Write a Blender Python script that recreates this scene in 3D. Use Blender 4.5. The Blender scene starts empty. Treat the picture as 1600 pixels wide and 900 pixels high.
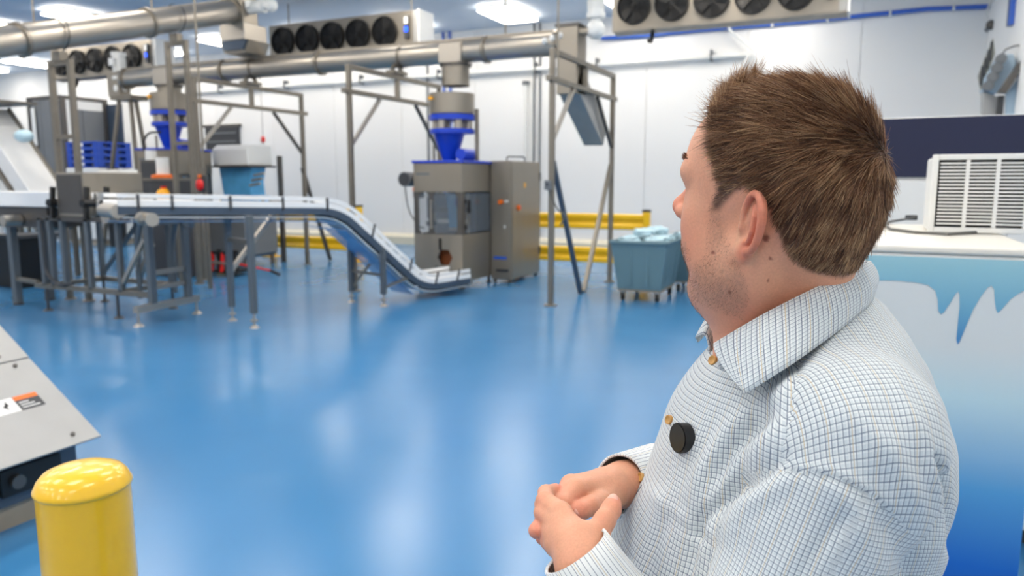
import bpy, math, random
import numpy as np
from mathutils import Vector, Matrix
random.seed(7); rng = np.random.default_rng(7)
S = bpy.context.scene
COL = S.collection
# ---------------------------------------------------------------- camera
F_PX, PITCH, YAW, CAM_H = 1170.0, math.atan(168/1170), math.radians(24.9), 1.7
cam = bpy.data.cameras.new('camera'); cam_o = bpy.data.objects.new('camera', cam); COL.objects.link(cam_o)
cam.sensor_width = 36; cam.lens = F_PX/1600*36
cam_o.location = (0, 0, CAM_H); cam_o.rotation_euler = (math.pi/2-PITCH, 0, YAW)
cam.clip_start = 0.05; cam.clip_end = 200
cam.dof.use_dof = True; cam.dof.focus_distance = 0.86; cam.dof.aperture_fstop = 6.5
S.camera = cam_o
# ---------------------------------------------------------------- world + exposure
W = bpy.data.worlds.new('world'); S.world = W; W.use_nodes = True
W.node_tree.nodes['Background'].inputs[0].default_value = (1.0, 0.95, 0.88, 1)
W.node_tree.nodes['Background'].inputs[1].default_value = 0.5
S.view_settings.view_transform = 'Standard'; S.view_settings.look = 'None'
S.view_settings.exposure = 0.0; S.view_settings.gamma = 1.0; S.view_settings.use_curve_mapping = False
LAMP = 13.8          # strength of the ceiling panels
# ---------------------------------------------------------------- pixel helpers (photo frame 1600x900)
def ray(px, py):
    a = (px-800)/F_PX; b = -(py-450)/F_PX
    d = (a, math.cos(PITCH)+b*math.sin(PITCH), -math.sin(PITCH)+b*math.cos(PITCH))
    c, s = math.cos(YAW), math.sin(YAW)
    return Vector((d[0]*c-d[1]*s, d[0]*s+d[1]*c, d[2]))
O = Vector((0, 0, CAM_H))
def atz(px, py, z): r = ray(px, py); return O+r*((z-CAM_H)/r.z)
def atv(px, py, v): r = ray(px, py); return O+r*(v/r.y)
def atu(px, py, u): r = ray(px, py); return O+r*(u/r.x)
# ---------------------------------------------------------------- materials
MATS = {}
def mat(name, col, rough=0.5, metal=0.0, noise=0.0, nscale=8.0, bump=0.0, bscale=60.0, coat=0.0, emit=0.0, alpha=1.0, trans=0.0, spec=0.5, stretch=None, rvar=0.0, sss=0.0):
    m = bpy.data.materials.new(name); m.use_nodes = True; MATS[name] = m
    nt = m.node_tree; b = nt.nodes['Principled BSDF']; L = nt.links
    b.inputs['Base Color'].default_value = (*col, 1); b.inputs['Roughness'].default_value = rough
    b.inputs['Metallic'].default_value = metal; b.inputs['Specular IOR Level'].default_value = spec
    if coat: b.inputs['Coat Weight'].default_value = coat; b.inputs['Coat Roughness'].default_value = 0.08
    if trans: b.inputs['Transmission Weight'].default_value = trans
    if alpha < 1: b.inputs['Alpha'].default_value = alpha
    if sss: b.inputs['Subsurface Weight'].default_value = sss; b.inputs['Subsurface Radius'].default_value = (.012, .005, .003); b.inputs['Subsurface Scale'].default_value = 0.5
    if emit: b.inputs['Emission Color'].default_value = (*col, 1); b.inputs['Emission Strength'].default_value = emit
    if noise or bump or rvar:
        tc = nt.nodes.new('ShaderNodeTexCoord'); mp = nt.nodes.new('ShaderNodeMapping'); L.new(tc.outputs['Object'], mp.inputs[0])
        if stretch: mp.inputs['Scale'].default_value = stretch
    if noise or rvar:
        n = nt.nodes.new('ShaderNodeTexNoise'); n.inputs['Scale'].default_value = nscale; n.inputs['Detail'].default_value = 5
        L.new(mp.outputs[0], n.inputs['Vector'])
        if noise:
            mx = nt.nodes.new('ShaderNodeMix'); mx.data_type = 'RGBA'
            mx.inputs['A'].default_value = (*[c*(1-noise) for c in col], 1); mx.inputs['B'].default_value = (*[min(1, c*(1+noise)) for c in col], 1)
            L.new(n.outputs['Fac'], mx.inputs['Factor']); L.new(mx.outputs['Result'], b.inputs['Base Color'])
        if rvar:
            mr = nt.nodes.new('ShaderNodeMapRange'); mr.inputs['From Min'].default_value = .3; mr.inputs['From Max'].default_value = .7
            mr.inputs['To Min'].default_value = max(.02, rough-rvar); mr.inputs['To Max'].default_value = rough+rvar
            L.new(n.outputs['Fac'], mr.inputs['Value']); L.new(mr.outputs[0], b.inputs['Roughness'])
    if bump:
        n2 = nt.nodes.new('ShaderNodeTexNoise'); n2.inputs['Scale'].default_value = bscale; n2.inputs['Detail'].default_value = 3
        L.new(mp.outputs[0], n2.inputs['Vector'])
        bp = nt.nodes.new('ShaderNodeBump'); bp.inputs['Strength'].default_value = bump; bp.inputs['Distance'].default_value = 0.01
        L.new(n2.outputs['Fac'], bp.inputs['Height']); L.new(bp.outputs[0], b.inputs['Normal'])
    return m
def srgb(r, g, b):
    f = lambda c: (c/255/12.92) if c/255 <= .04045 else ((c/255+.055)/1.055)**2.4
    return (f(r), f(g), f(b))
mat('floor_epoxy', srgb(62, 126, 176), .22, noise=.1, nscale=.7, bump=.05, bscale=2.5, rvar=.05, spec=.5)
mat('wall_white', srgb(240, 240, 239), .45, noise=.02, nscale=.6)
mat('ceiling_white', srgb(196, 208, 222), .6)
mat('cove_cream', srgb(222, 216, 196), .5, noise=.06, nscale=3)
mat('steel', srgb(152, 145, 134), .42, .75, noise=.1, nscale=6, rvar=.08, stretch=(1, 1, .15))
mat('steel_bright', srgb(180, 173, 162), .38, .8, noise=.06, nscale=5, rvar=.06)
mat('steel_frame', srgb(132, 126, 116), .42, .75, noise=.12, nscale=9)
mat('steel_dark', srgb(98, 95, 92), .42, .7, noise=.12, nscale=6)
mat('galvanized', srgb(166, 166, 164), .48, .35, noise=.1, nscale=5, bump=.03, bscale=30)
mat('grey_paint', srgb(110, 114, 118), .5, noise=.08, nscale=3)
mat('slate_paint', srgb(62, 78, 96), .5, noise=.1, nscale=3)
mat('frame_grey', srgb(104, 112, 118), .45, .5, noise=.1, nscale=5)
mat('dark_grey', srgb(58, 60, 64), .5)
mat('black', srgb(16, 16, 17), .45)
mat('black_gloss', srgb(12, 12, 14), .2)
mat('belt_white', srgb(235, 236, 236), .45, noise=.03, nscale=6)
mat('plastic_white', srgb(228, 229, 227), .4)
mat('plastic_blue', srgb(14, 62, 190), .35)
mat('pallet_blue', srgb(22, 72, 178), .45)
mat('blue_clear', srgb(120, 180, 232), .25, alpha=.55)
mat('yellow', srgb(246, 196, 22), .35, noise=.06, nscale=4)
mat('bollard_yellow', srgb(240, 190, 30), .28, noise=.06, nscale=5, bump=.06, bscale=22, coat=.4)
mat('cart_grey', srgb(98, 128, 138), .5, noise=.05, nscale=3)
mat('bag_film', srgb(196, 226, 240), .25, noise=.2, nscale=14, spec=.6)
mat('film_blue', srgb(90, 170, 222), .25, noise=.25, nscale=5)
mat('red', srgb(220, 32, 30), .35)
mat('orange', srgb(238, 112, 26), .4)
mat('amber', srgb(250, 178, 30), .35)
mat('brown', srgb(120, 62, 24), .6)
mat('rubber', srgb(22, 22, 23), .7)
mat('glass_tint', srgb(120, 130, 140), .08, alpha=.35)
mat('led_panel', (1.0, .91, .795), .5, emit=LAMP)
mat('indicator_blue', srgb(30, 90, 255), .4, emit=1.2)
mat('navy', srgb(24, 32, 66), .35)
mat('freezer_white', srgb(230, 232, 232), .35)
mat('freezer_top', srgb(226, 222, 212), .45, noise=.04, nscale=9)
mat('cable_blue', srgb(60, 104, 200), .4)
mat('cable_grey', srgb(92, 92, 88), .5)
mat('pale_blue_box', srgb(164, 186, 202), .4)
mat('louver', srgb(150, 150, 140), .5)
mat('label_white', srgb(236, 236, 234), .5)
mat('label_blue', srgb(40, 90, 190), .5)
mat('tan', srgb(150, 140, 124), .6, noise=.15, nscale=8)
# ---------------------------------------------------------------- mesh builder
class MB:
    def __init__(s): s.v = []; s.f = []; s.sm = []
    def add(s, vs, fs, smooth=False):
        o = len(s.v); s.v += [tuple(v) for v in vs]
        s.f += [tuple(i+o for i in f) for f in fs]; s.sm += [smooth]*len(fs); return s
    def box(s, c, d, rot=None):
        hx, hy, hz = d[0]/2, d[1]/2, d[2]/2
        vs = [Vector((x*hx, y*hy, z*hz)) for x in (-1, 1) for y in (-1, 1) for z in (-1, 1)]
        if rot is not None: vs = [rot @ v for v in vs]
        c = Vector(c)
        return s.add([v+c for v in vs], [(0, 1, 3, 2), (4, 6, 7, 5), (0, 4, 5, 1), (2, 3, 7, 6), (0, 2, 6, 4), (1, 5, 7, 3)])
    def b2(s, p, q): return s.box([(a+b)/2 for a, b in zip(p, q)], [abs(a-b) for a, b in zip(p, q)])
    def bar(s, p, q, w, h=None, up=(0, 0, 1)):
        p, q = Vector(p), Vector(q); h = h or w; d = (q-p); L = d.length; d.normalize()
        up = Vector(up)
        if abs(d.dot(up)) > .98: up = Vector((0, 1, 0)) if abs(d.y) < .9 else Vector((1, 0, 0))
        x = d.cross(up).normalized(); z = x.cross(d)
        R = Matrix((x, d, z)).transposed()
        return s.box((p+q)/2, (w, L, h), R)
    def cyl(s, p, q, r, r2=None, n=16, caps=True, smooth=True):
        p, q = Vector(p), Vector(q); r2 = r if r2 is None else r2
        d = (q-p).normalized(); a = d.orthogonal().normalized(); b = d.cross(a)
        vs = []
        for c, rr in ((p, r), (q, r2)):
            for i in range(n):
                t = 2*math.pi*i/n; vs.append(c+(a*math.cos(t)+b*math.sin(t))*rr)
        s.add(vs, [(i, (i+1) % n, n+(i+1) % n, n+i) for i in range(n)], smooth)
        if caps: s.add(vs, [tuple(range(n))[::-1], tuple(range(n, 2*n))])
        return s
    def tube(s, pts, r, n=8, smooth=True):
        pts = [Vector(p) for p in pts]; rings = []; prev = None
        for i, p in enumerate(pts):
            d = (pts[min(i+1, len(pts)-1)]-pts[max(i-1, 0)]).normalized()
            a = d.orthogonal().normalized() if prev is None else (prev-d*prev.dot(d)).normalized()
            prev = a; b = d.cross(a)
            rr = r[i] if isinstance(r, (list, tuple)) else r
            rings.append([p+(a*math.cos(2*math.pi*k/n)+b*math.sin(2*math.pi*k/n))*rr for k in range(n)])
        vs = [v for ring in rings for v in ring]; fs = []
        for i in range(len(pts)-1):
            for k in range(n): fs.append((i*n+k, i*n+(k+1) % n, (i+1)*n+(k+1) % n, (i+1)*n+k))
        s.add(vs, fs, smooth); m = len(vs)
        return s.add(vs, [tuple(range(n))[::-1], tuple(range(m-n, m))])
    def lathe(s, prof, c=(0, 0, 0), n=24, axis='z', smooth=True):
        c = Vector(c); vs = []
        for r, z in prof:
            for i in range(n):
                t = 2*math.pi*i/n; x, y = r*math.cos(t), r*math.sin(t)
                vs.append(c+Vector((x, y, z) if axis == 'z' else (x, z, y) if axis == 'y' else (z, x, y)))
        fs = []
        for j in range(len(prof)-1):
            for i in range(n): fs.append((j*n+i, j*n+(i+1) % n, (j+1)*n+(i+1) % n, (j+1)*n+i))
        return s.add(vs, fs, smooth)
    def prism(s, poly, o, ax, ay, az, t):
        o, ax, ay, az = Vector(o), Vector(ax), Vector(ay), Vector(az); n = len(poly)
        vs = [o+ax*a+ay*b for a, b in poly]+[o+ax*a+ay*b+az*t for a, b in poly]
        return s.add(vs, [tuple(range(n))[::-1], tuple(range(n, 2*n))]+[(i, (i+1) % n, n+(i+1) % n, n+i) for i in range(n)])
    def ribbon(s, pts, lat, w0, w1, t0, t1, smooth=False):
        """rectangular section swept along a path; lat = sideways unit vector, t measured along the path normal"""
        pts = [Vector(p) for p in pts]; lat = Vector(lat); vs = []
        for i, p in enumerate(pts):
            d0 = (p-pts[i-1]).normalized() if i else None; d1 = (pts[i+1]-p).normalized() if i < len(pts)-1 else None
            d = (d0 or d1)+(d1 or d0); d.normalize(); nrm = lat.cross(d).normalized()
            k = 1/max(.5, nrm.dot(lat.cross(d1 or d0).normalized()))
            for w, t in ((w0, t0), (w1, t0), (w1, t1), (w0, t1)): vs.append(p+lat*w+nrm*t*k)
        fs = []
        for i in range(len(pts)-1):
            for k in range(4): fs.append((i*4+k, i*4+(k+1) % 4, (i+1)*4+(k+1) % 4, (i+1)*4+k))
        m = len(vs); fs += [(3, 2, 1, 0), (m-4, m-3, m-2, m-1)]
        return s.add(vs, fs, smooth)
    def ball(s, c, r, n=12, m=8, sq=(1, 1, 1)):
        c = Vector(c); vs = []; fs = []
        for j in range(m+1):
            ph = math.pi*j/m
            for i in range(n):
                t = 2*math.pi*i/n
                vs.append(c+Vector((math.sin(ph)*math.cos(t)*sq[0], math.sin(ph)*math.sin(t)*sq[1], math.cos(ph)*sq[2]))*r)
        for j in range(m):
            for i in range(n): fs.append((j*n+i, (j+1)*n+i, (j+1)*n+(i+1) % n, j*n+(i+1) % n))
        return s.add(vs, fs, True)
    def build(s, name, material, parent=None, local=False, bevel=0.0):
        me = bpy.data.meshes.new(name); vs = s.v
        if parent is not None and not local:
            r = parent
            while r.parent is not None: r = r.parent
            inv = (Matrix.Translation(r.location) @ r.rotation_euler.to_matrix().to_4x4()).inverted()
            vs = [inv @ Vector(v) for v in vs]
        me.from_pydata([tuple(v) for v in vs], [], s.f); me.update()
        me.polygons.foreach_set('use_smooth', s.sm)
        if any(s.sm): me.set_sharp_from_angle(angle=math.radians(42))
        me.materials.append(MATS[material] if isinstance(material, str) else material)
        o = bpy.data.objects.new(name, me); COL.objects.link(o)
        if parent is not None: o.parent = parent
        if bevel:
            md = o.modifiers.new('bevel', 'BEVEL'); md.width = bevel; md.segments = 2; md.limit_method = 'ANGLE'
        return o
def tag(o, label=None, cat=None, group=None, kind=None):
    if label: o['label'] = label
    if cat: o['category'] = cat
    if group: o['group'] = group
    if kind: o['kind'] = kind
    return o
def thing(name, label, cat, loc=(0, 0, 0), rz=0.0, group=None):
    o = bpy.data.objects.new(name, None); COL.objects.link(o); o.location = loc; o.rotation_euler = (0, 0, rz); o.empty_display_size = .1
    return tag(o, label, cat, group)
def copy_tree(o, parent=None):
    c = o.copy(); COL.objects.link(c); c.parent = parent
    for ch in list(o.children): copy_tree(ch, c)
    return c
def share(o, loc, rot=None, parent=None):
    c = o.copy(); COL.objects.link(c); c.location = loc
    if rot is not None: c.rotation_euler = rot
    if parent is not None: c.parent = parent
    return c
def rounded(pts, r, n=6):
    """round the inner corners of a polyline"""
    pts = [Vector(p) for p in pts]; out = [pts[0]]
    for i in range(1, len(pts)-1):
        a, b, c = pts[i-1], pts[i], pts[i+1]; d0 = (a-b); d1 = (c-b)
        k0 = min(r, d0.length*.45); k1 = min(r, d1.length*.45); p, q = b+d0.normalized()*k0, b+d1.normalized()*k1
        for j in range(n+1):
            t = j/n; out.append(p*(1-t)**2+b*2*t*(1-t)+q*t*t)
    out.append(pts[-1]); return out
# ================================================================ ROOM
CEIL, YB, XR, XL = 5.42, 17.2, 2.0, -28.8
fl = MB().b2((XL, -9, -.1), (6, YB+.2, 0)).build('floor', 'floor_epoxy'); tag(fl, 'glossy blue epoxy floor', kind='structure')
ce = MB().b2((XL, -9, CEIL), (6, YB+.2, CEIL+.1)).build('ceiling', 'ceiling_white'); tag(ce, 'pale insulated ceiling', kind='structure')
wb = MB().b2((XL-.2, YB+.02, 0), (XR+.2, YB+.2, CEIL)).build('wall_back', 'wall_white'); tag(wb, 'white insulated panel wall behind the machines', kind='structure')
x = XR; first = None
while x > XL+.1:
    if first is None: first = MB().b2((.005, YB-.02, 0), (2.2-.005, YB+.02, CEIL)).build('panel', 'wall_white', wb, bevel=.006); pn = first
    else: pn = share(first, (0, 0, 0), parent=wb)
    x -= 2.2; pn.location.x = max(x, XL)
wr = MB().b2((XR+.02, -9, 0), (XR+.2, YB, CEIL)).build('wall_right', 'wall_white'); tag(wr, 'white insulated panel wall on the right', kind='structure')
first = None
for i in range(11):
    y = YB-2.2*(i+1)
    pn = MB().b2((XR-.02, .005, 0), (XR+.02, 2.195, CEIL)).build('panel', 'wall_white', wr, bevel=.006) if first is None else share(first, (0, 0, 0), parent=wr)
    first = first or pn; pn.location.y = y
wl = MB().b2((XL-.2, -9, 0), (XL, YB, CEIL)).build('wall_left', 'wall_white'); tag(wl, 'white far left wall', kind='structure')
bb = MB().prism([(0, 0), (.16, 0), (.16, .2), (.06, .28), (0, .28)], (XL, YB-.02, 0), (0, -1, 0), (0, 0, 1), (1, 0, 0), XR-XL).build('baseboard_back', 'cove_cream'); tag(bb, 'cream concrete kerb along the foot of the back wall', kind='structure')
p0, p1 = atv(163, 120, 16.9), atv(192, 120, 16.9)
tp = MB().b2((p0.x, 16.6, 0), (p1.x, 17.18, CEIL)).build('trim_1', 'wall_white', bevel=.02); tag(tp, 'white boxed column against the back wall', kind='structure')
# ---------------------------------------------------------------- ceiling lamps (v = long axis)
lamp0 = None
def lamp(u, v, label):
    global lamp0
    if lamp0 is None:
        r = thing('ceiling_light', label, 'light', (u, v, CEIL), 0, 'flat LED panels under the ceiling')
        # rounded rectangular diffuser with a thin tray above it
        w, l, c = .42, .74, .09
        poly = []
        for cx, cy, a0 in ((w-c, l-c, 0), (-w+c, l-c, 90), (-w+c, -l+c, 180), (w-c, -l+c, 270)):
            for k in range(5):
                a = math.radians(a0+k*22.5); poly.append((cx+c*math.cos(a), cy+c*math.sin(a)))
        MB().prism(poly, (0, 0, -.115), (1, 0, 0), (0, 1, 0), (0, 0, 1), .03).build('diffuser', 'led_panel', r, local=True)
        MB().prism([(a*.9, b*.94) for a, b in poly], (0, 0, -.085), (1, 0, 0), (0, 1, 0), (0, 0, 1), .04).build('tray', 'plastic_white', r, local=True)
        m = MB()
        for sy in (-.5, .5): m.cyl((0, sy, -.05), (0, sy, 0), .012, n=8)
        m.build('hanger', 'steel_frame', r, local=True)
        lamp0 = r
    else:
        r = copy_tree(lamp0); r.location = (u, v, CEIL); r['label'] = label
    return r
lamp(-16.2, 11.9, 'large glowing ceiling panel just above the inclined steel tube at upper left')
lamp(-18.95, 11.95, 'glowing ceiling panel at the left picture edge above the inclined tube')
far = {-7.35: 'glowing ceiling panel hanging above the long tube near picture centre', -10.1: 'small glowing ceiling panel just right of the middle five-fan cooler',
       -15.6: 'glowing ceiling panel seen left of the middle five-fan cooler', -18.35: 'glowing ceiling panel right of the far left cooler',
       -23.85: 'glowing ceiling panel behind the pair of tube support posts', -26.6: 'lowest glowing ceiling panel at the left picture edge',
       -12.85: 'glowing ceiling panel hidden behind the middle cooler', -21.1: 'glowing ceiling panel behind the far left cooler', -4.6: 'glowing ceiling panel behind the right cooler', -1.8: 'glowing ceiling panel by the right end of the back wall'}
for u in (-7.35, -10.1, -15.6, -18.35, -23.85, -26.6, -12.85, -21.1, -4.6, -1.8): lamp(u, 15.65, far[u])
for v in (8.15, 4.4, .65, -3.1, -6.8):
    for u in (-24.45, -18.95, -13.45, -10.7, -7.95, -5.2, -2.45, .3):
        lamp(u, v, 'glowing ceiling panel out of the picture overhead')
for u in (-7.95, -5.2, -2.45, .3, -21.7, -24.45): lamp(u, 11.9, 'glowing ceiling panel out of the picture overhead')
# ================================================================ STEEL SUPPORT FRAMES under the long tube
YT, ZT, RT = 10.7, 3.70, .17         # axis of the long tube
def support_frame(u, label, feet_v):
    r = thing('support_frame', label, 'steel frame', (u, 9.4, 0), 0, 'square-tube frames carrying the long tube')
    v0, v1, zt, zl, w = 0, 2.65, 3.41, 3.02, .07
    for v in (v0, v1):
        MB().box((0, v, zt/2), (w, w, zt)).build('post', 'steel_frame', r, local=True, bevel=.006)
        MB().cyl((0, v, 0), (0, v, .02), .09, n=16).build('foot_plate', 'steel', r, local=True)
    MB().box((0, (v0+v1)/2, zt-w/2), (w*.98, v1-v0-w, w)).build('top_rail', 'steel_frame', r, local=True, bevel=.006)
    MB().box((0, (v0+v1)/2, zl), (w*.98, v1-v0+.3, w)).build('lower_rail', 'steel_frame', r, local=True, bevel=.006)
    MB().box((0, 1.3, (zt+zl)/2), (w*.9, w, zt-zl-w)).build('stub', 'steel_frame', r, local=True)
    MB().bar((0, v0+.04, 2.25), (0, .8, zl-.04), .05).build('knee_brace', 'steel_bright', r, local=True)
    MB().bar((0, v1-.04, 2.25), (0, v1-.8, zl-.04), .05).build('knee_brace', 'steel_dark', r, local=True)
    for a, b, m in feet_v:
        MB().bar((.0, a, 1.95), (0, b, .02), .06).build('floor_brace', m, r, local=True)
    return r
support_frame(-3.78, 'steel tube frame with V braces standing left of the grey carts', [(.05, 1.2, 'slate_paint'), (2.6, 1.35, 'steel_frame')])
support_frame(-7.05, 'steel tube frame standing left of the tall bagging machine', [])
support_frame(-10.2, 'steel tube frame over the cluttered machine at left', [(2.6, 3.38, 'steel_dark')])
# small switch boxes on the frame post by the carts
sb = thing('switch_box', 'small grey switch box on the frame post left of the carts', 'switch', (-3.78, 9.33, 1.62))
MB().box((-3.8, 9.33, 1.64), (.09, .06, .13)).build('box', 'grey_paint', sb, bevel=.006)
MB().cyl((-3.8, 9.30, 1.65), (-3.8, 9.28, 1.65), .02).build('button', 'dark_grey', sb)
MB().tube(rounded([(-3.8, 9.335, 1.575), (-3.66, 9.335, 1.3), (-3.55, 9.36, 1.25), (-3.64, 9.38, 1.1)], .1), .012).build('cable', 'cable_grey', sb)
# ================================================================ LONG TUBE CONVEYOR
tc = thing('tube_conveyor', 'long horizontal steel tube conveyor running above the machines', 'tube conveyor', (-8.5, YT, ZT))
MB().cyl((-13.5, YT, ZT), (-4.1, YT, ZT), RT, n=36).build('tube', 'steel_bright', tc)
for u in (-13.4, -10.8, -8.6, -5.4, -4.22): MB().cyl((u-.03, YT, ZT), (u+.03, YT, ZT), RT+.035, n=36).build('flange', 'steel', tc)
MB().b2((-13.5, YT-.06, ZT+RT-.01), (-4.16, YT+.06, ZT+RT+.03)).build('top_seam', 'steel', tc)
for u in (-7.05, -10.2):
    MB().b2((u-.08, YT-.2, 3.42), (u+.08, YT+.2, 3.47)).bar((u, YT-.15, 3.47), (u, YT-.05, 3.58), .05).bar((u, YT+.15, 3.47), (u, YT+.05, 3.58), .05).build('saddle', 'steel_frame', tc)
    MB().lathe([(RT+.012, -.025), (RT+.012, .025)], (u+.12, YT, ZT), 36, 'x').build('clamp_band', 'steel_frame', tc)
# outlet spout above the first bagger and above the second bagger
def spout(u, parent):
    s = MB(); s.b2((u-.2, YT-.2, ZT-.18), (u+.2, YT+.2, ZT+.12)).build('spout_collar', 'steel_bright', parent, bevel=.01)
    MB().lathe([(.22, 0), (.22, -.34), (.20, -.34), (.20, 0)], (u, YT, ZT-.18), 24).build('spout', 'steel', parent)
    MB().lathe([(.25, 0), (.25, .03), (.2, .03)], (u, YT, ZT-.22), 24).build('spout_rim', 'steel_dark', parent)
spout(-5.95, tc); spout(-12.27, tc)
# end chute by the carts: upright box then a slanted square duct
u0 = -4.0
MB().b2((u0-.16, YT-.2, ZT-.75), (u0+.16, YT+.2, ZT+.22)).build('end_box', 'steel', tc, bevel=.01)
MB().b2((u0-.18, YT-.22, ZT+.2), (u0+.18, YT+.22, ZT+.24)).build('end_cap', 'steel_dark', tc)
ch = MB(); a = Vector((u0, YT-.1, ZT-.5)); b = atu(931, 212, u0)
for sgn in (1,):
    d = (b-a); lat = Vector((1, 0, 0)); nrm = lat.cross(d).normalized()
    for w0, w1, t0, t1 in ((-.16, .16, -.19, -.18), (-.16, .16, .18, .19), (-.16, -.15, -.18, .18), (.15, .16, -.18, .18)):
        ch.ribbon([a, b], lat, w0, w1, t0, t1)
ch.build('slanted_chute', 'galvanized', tc)
for k in range(3): MB().ball((u0-.35+.12*k, YT-.19, ZT+.02+.03*k), .05, 10, 6).build('lamp_dome', 'plastic_white', tc)
# white gear motor hanging by the tube end
def gear_motor(name, parent, p, axis, col='plastic_white', s=1.0):
    p = Vector(p); ax = Vector(axis).normalized()
    m = MB().cyl(p, p+ax*.28*s, .085*s, n=20); m.cyl(p+ax*.28*s, p+ax*.33*s, .1*s, n=20); m.cyl(p-ax*.05*s, p, .1*s, n=20)
    for k in range(7): m.cyl(p+ax*(.04+.03*k)*s, p+ax*(.05+.03*k)*s, .095*s, n=20)
    o = m.build(name, col, parent)
    q = p+ax*.45*s
    MB().cyl(p+ax*.33*s, q, .06*s, n=16).ball(q, .1*s, 14, 8).build('gear_head', col, o)
    MB().box(p+ax*.12*s+Vector((0, -.1*s, .03*s)), (.1*s, .06*s, .1*s)).build('terminal_box', col, o)
    return o
gear_motor('motor', tc, (atv(931, 40, YT-.05).x, YT-.05, ZT+.75), (0, 0, -1), s=1.35)
MB().b2((u0+.15, YT-.15, ZT+.1), (u0+.4, YT+.1, ZT+.16)).build('motor_bracket', 'steel', tc)
gear_motor('motor', tc, (-13.62, YT, ZT+.45), (0, 0, -1), s=1.4)
MB().b2((-13.85, YT-.12, ZT-.333), (-13.5, YT+.12, ZT+.15)).build('motor_bracket', 'steel', tc)
# A-frame at the far left end
af = thing('trestle', 'A-shaped steel trestle under the left end of the long tube', 'steel frame', (-13.4, YT, 0))
for q in ((-14.05, YT-.4), (-12.75, YT-.4), (-13.4, YT+.6)):
    MB().bar((-13.4+(q[0]+13.4)*.25, YT+(q[1]-YT)*.25, 3.29), (q[0], q[1], .02), .06).build('leg', 'steel_frame', af)
    MB().cyl((q[0], q[1], 0), (q[0], q[1], .025), .07).build('foot_plate', 'steel', af)
MB().b2((-13.7, YT-.2, 3.28), (-13.1, YT+.2, 3.365)).build('head_plate', 'steel_frame', af)
# ================================================================ INCLINED TUBE CONVEYOR (upper left)
ti = thing('tube_conveyor', 'inclined steel tube conveyor rising from the left picture edge', 'tube conveyor', (-10.1, 5, 3))
A, B = Vector((-10.1, 3.2, 2.57)), Vector((-10.1, 10.3, 4.62)); D = (B-A).normalized(); R2 = .19
MB().cyl(A, B, R2, n=36).build('tube', 'steel_bright', ti)
for t in (.0, .46, .74, .985): MB().cyl(A+(B-A)*t, A+(B-A)*t+D*.05, R2+.035, n=36).build('flange', 'steel', ti)
MB().bar(A+Vector((0, 0, R2)), B+Vector((0, 0, R2)), .1, .03).build('top_seam', 'steel', ti)
MB().box(B+Vector((0, .1, -.02)), (.5, .36, .5)).build('head_box', 'steel', ti, bevel=.01)
MB().b2((-10.38, 10.2, 4.115), (-9.82, 10.75, 4.4)).build('discharge_box', 'steel_bright', ti, bevel=.01)
MB().prism([(-.34, 0), (.34, 0), (.24, -.2), (-.24, -.2)], (-10.1, 10.25, 4.114), (1, 0, 0), (0, 0, 1), (0, 1, 0), .5).build('hopper', 'steel', ti)
MB().prism([(-.3, 0), (.3, 0), (.22, -.16), (-.22, -.16)], (-10.1, 10.218, 4.112), (1, 0, 0), (0, 0, 1), (0, 1, 0), .03).build('hopper_window', 'slate_paint', ti)
gear_motor('motor', ti, B+Vector((.2, .1, .05)), (1, 0, 0), s=1.15)
def gantry(v, label, half=.2):
    zc_ = A.z+(v-A.y)*(B.z-A.z)/(B.y-A.y); zt = zc_-R2/D.y-.14
    r = thing('tube_gantry', label, 'steel frame', (-10.1, v, 0), 0, 'twin-post gantries under the inclined tube')
    for s in (-1, 1):
        MB().bar((-10.1+s*half, v, zt), (-10.1+s*half, v, .02), .07).build('post', 'steel_frame', r)
        MB().cyl((-10.1+s*half, v, 0), (-10.1+s*half, v, .02), .08).build('foot_plate', 'steel', r)
    for z in (zt-.04, 2.3, 1.2): MB().bar((-10.1-half, v, z), (-10.1+half, v, z), .06).build('cross_bar', 'steel_frame', r)
    MB().lathe([(R2+.045, -.015), (R2+.045, .015)], (-10.1, v, zc_), 36, 'y').build('clamp_band', 'steel_dark', r)
    MB().b2((-10.18, v-.06, zt-.02), (-10.02, v+.06, zt+.112)).build('saddle', 'steel_frame', r)
    return r
gantry(7.02, 'twin-post gantry beside the white inclined conveyor at left')
gantry(9.0, 'twin-post gantry in front of the blue funnel of the left bagger')
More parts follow.
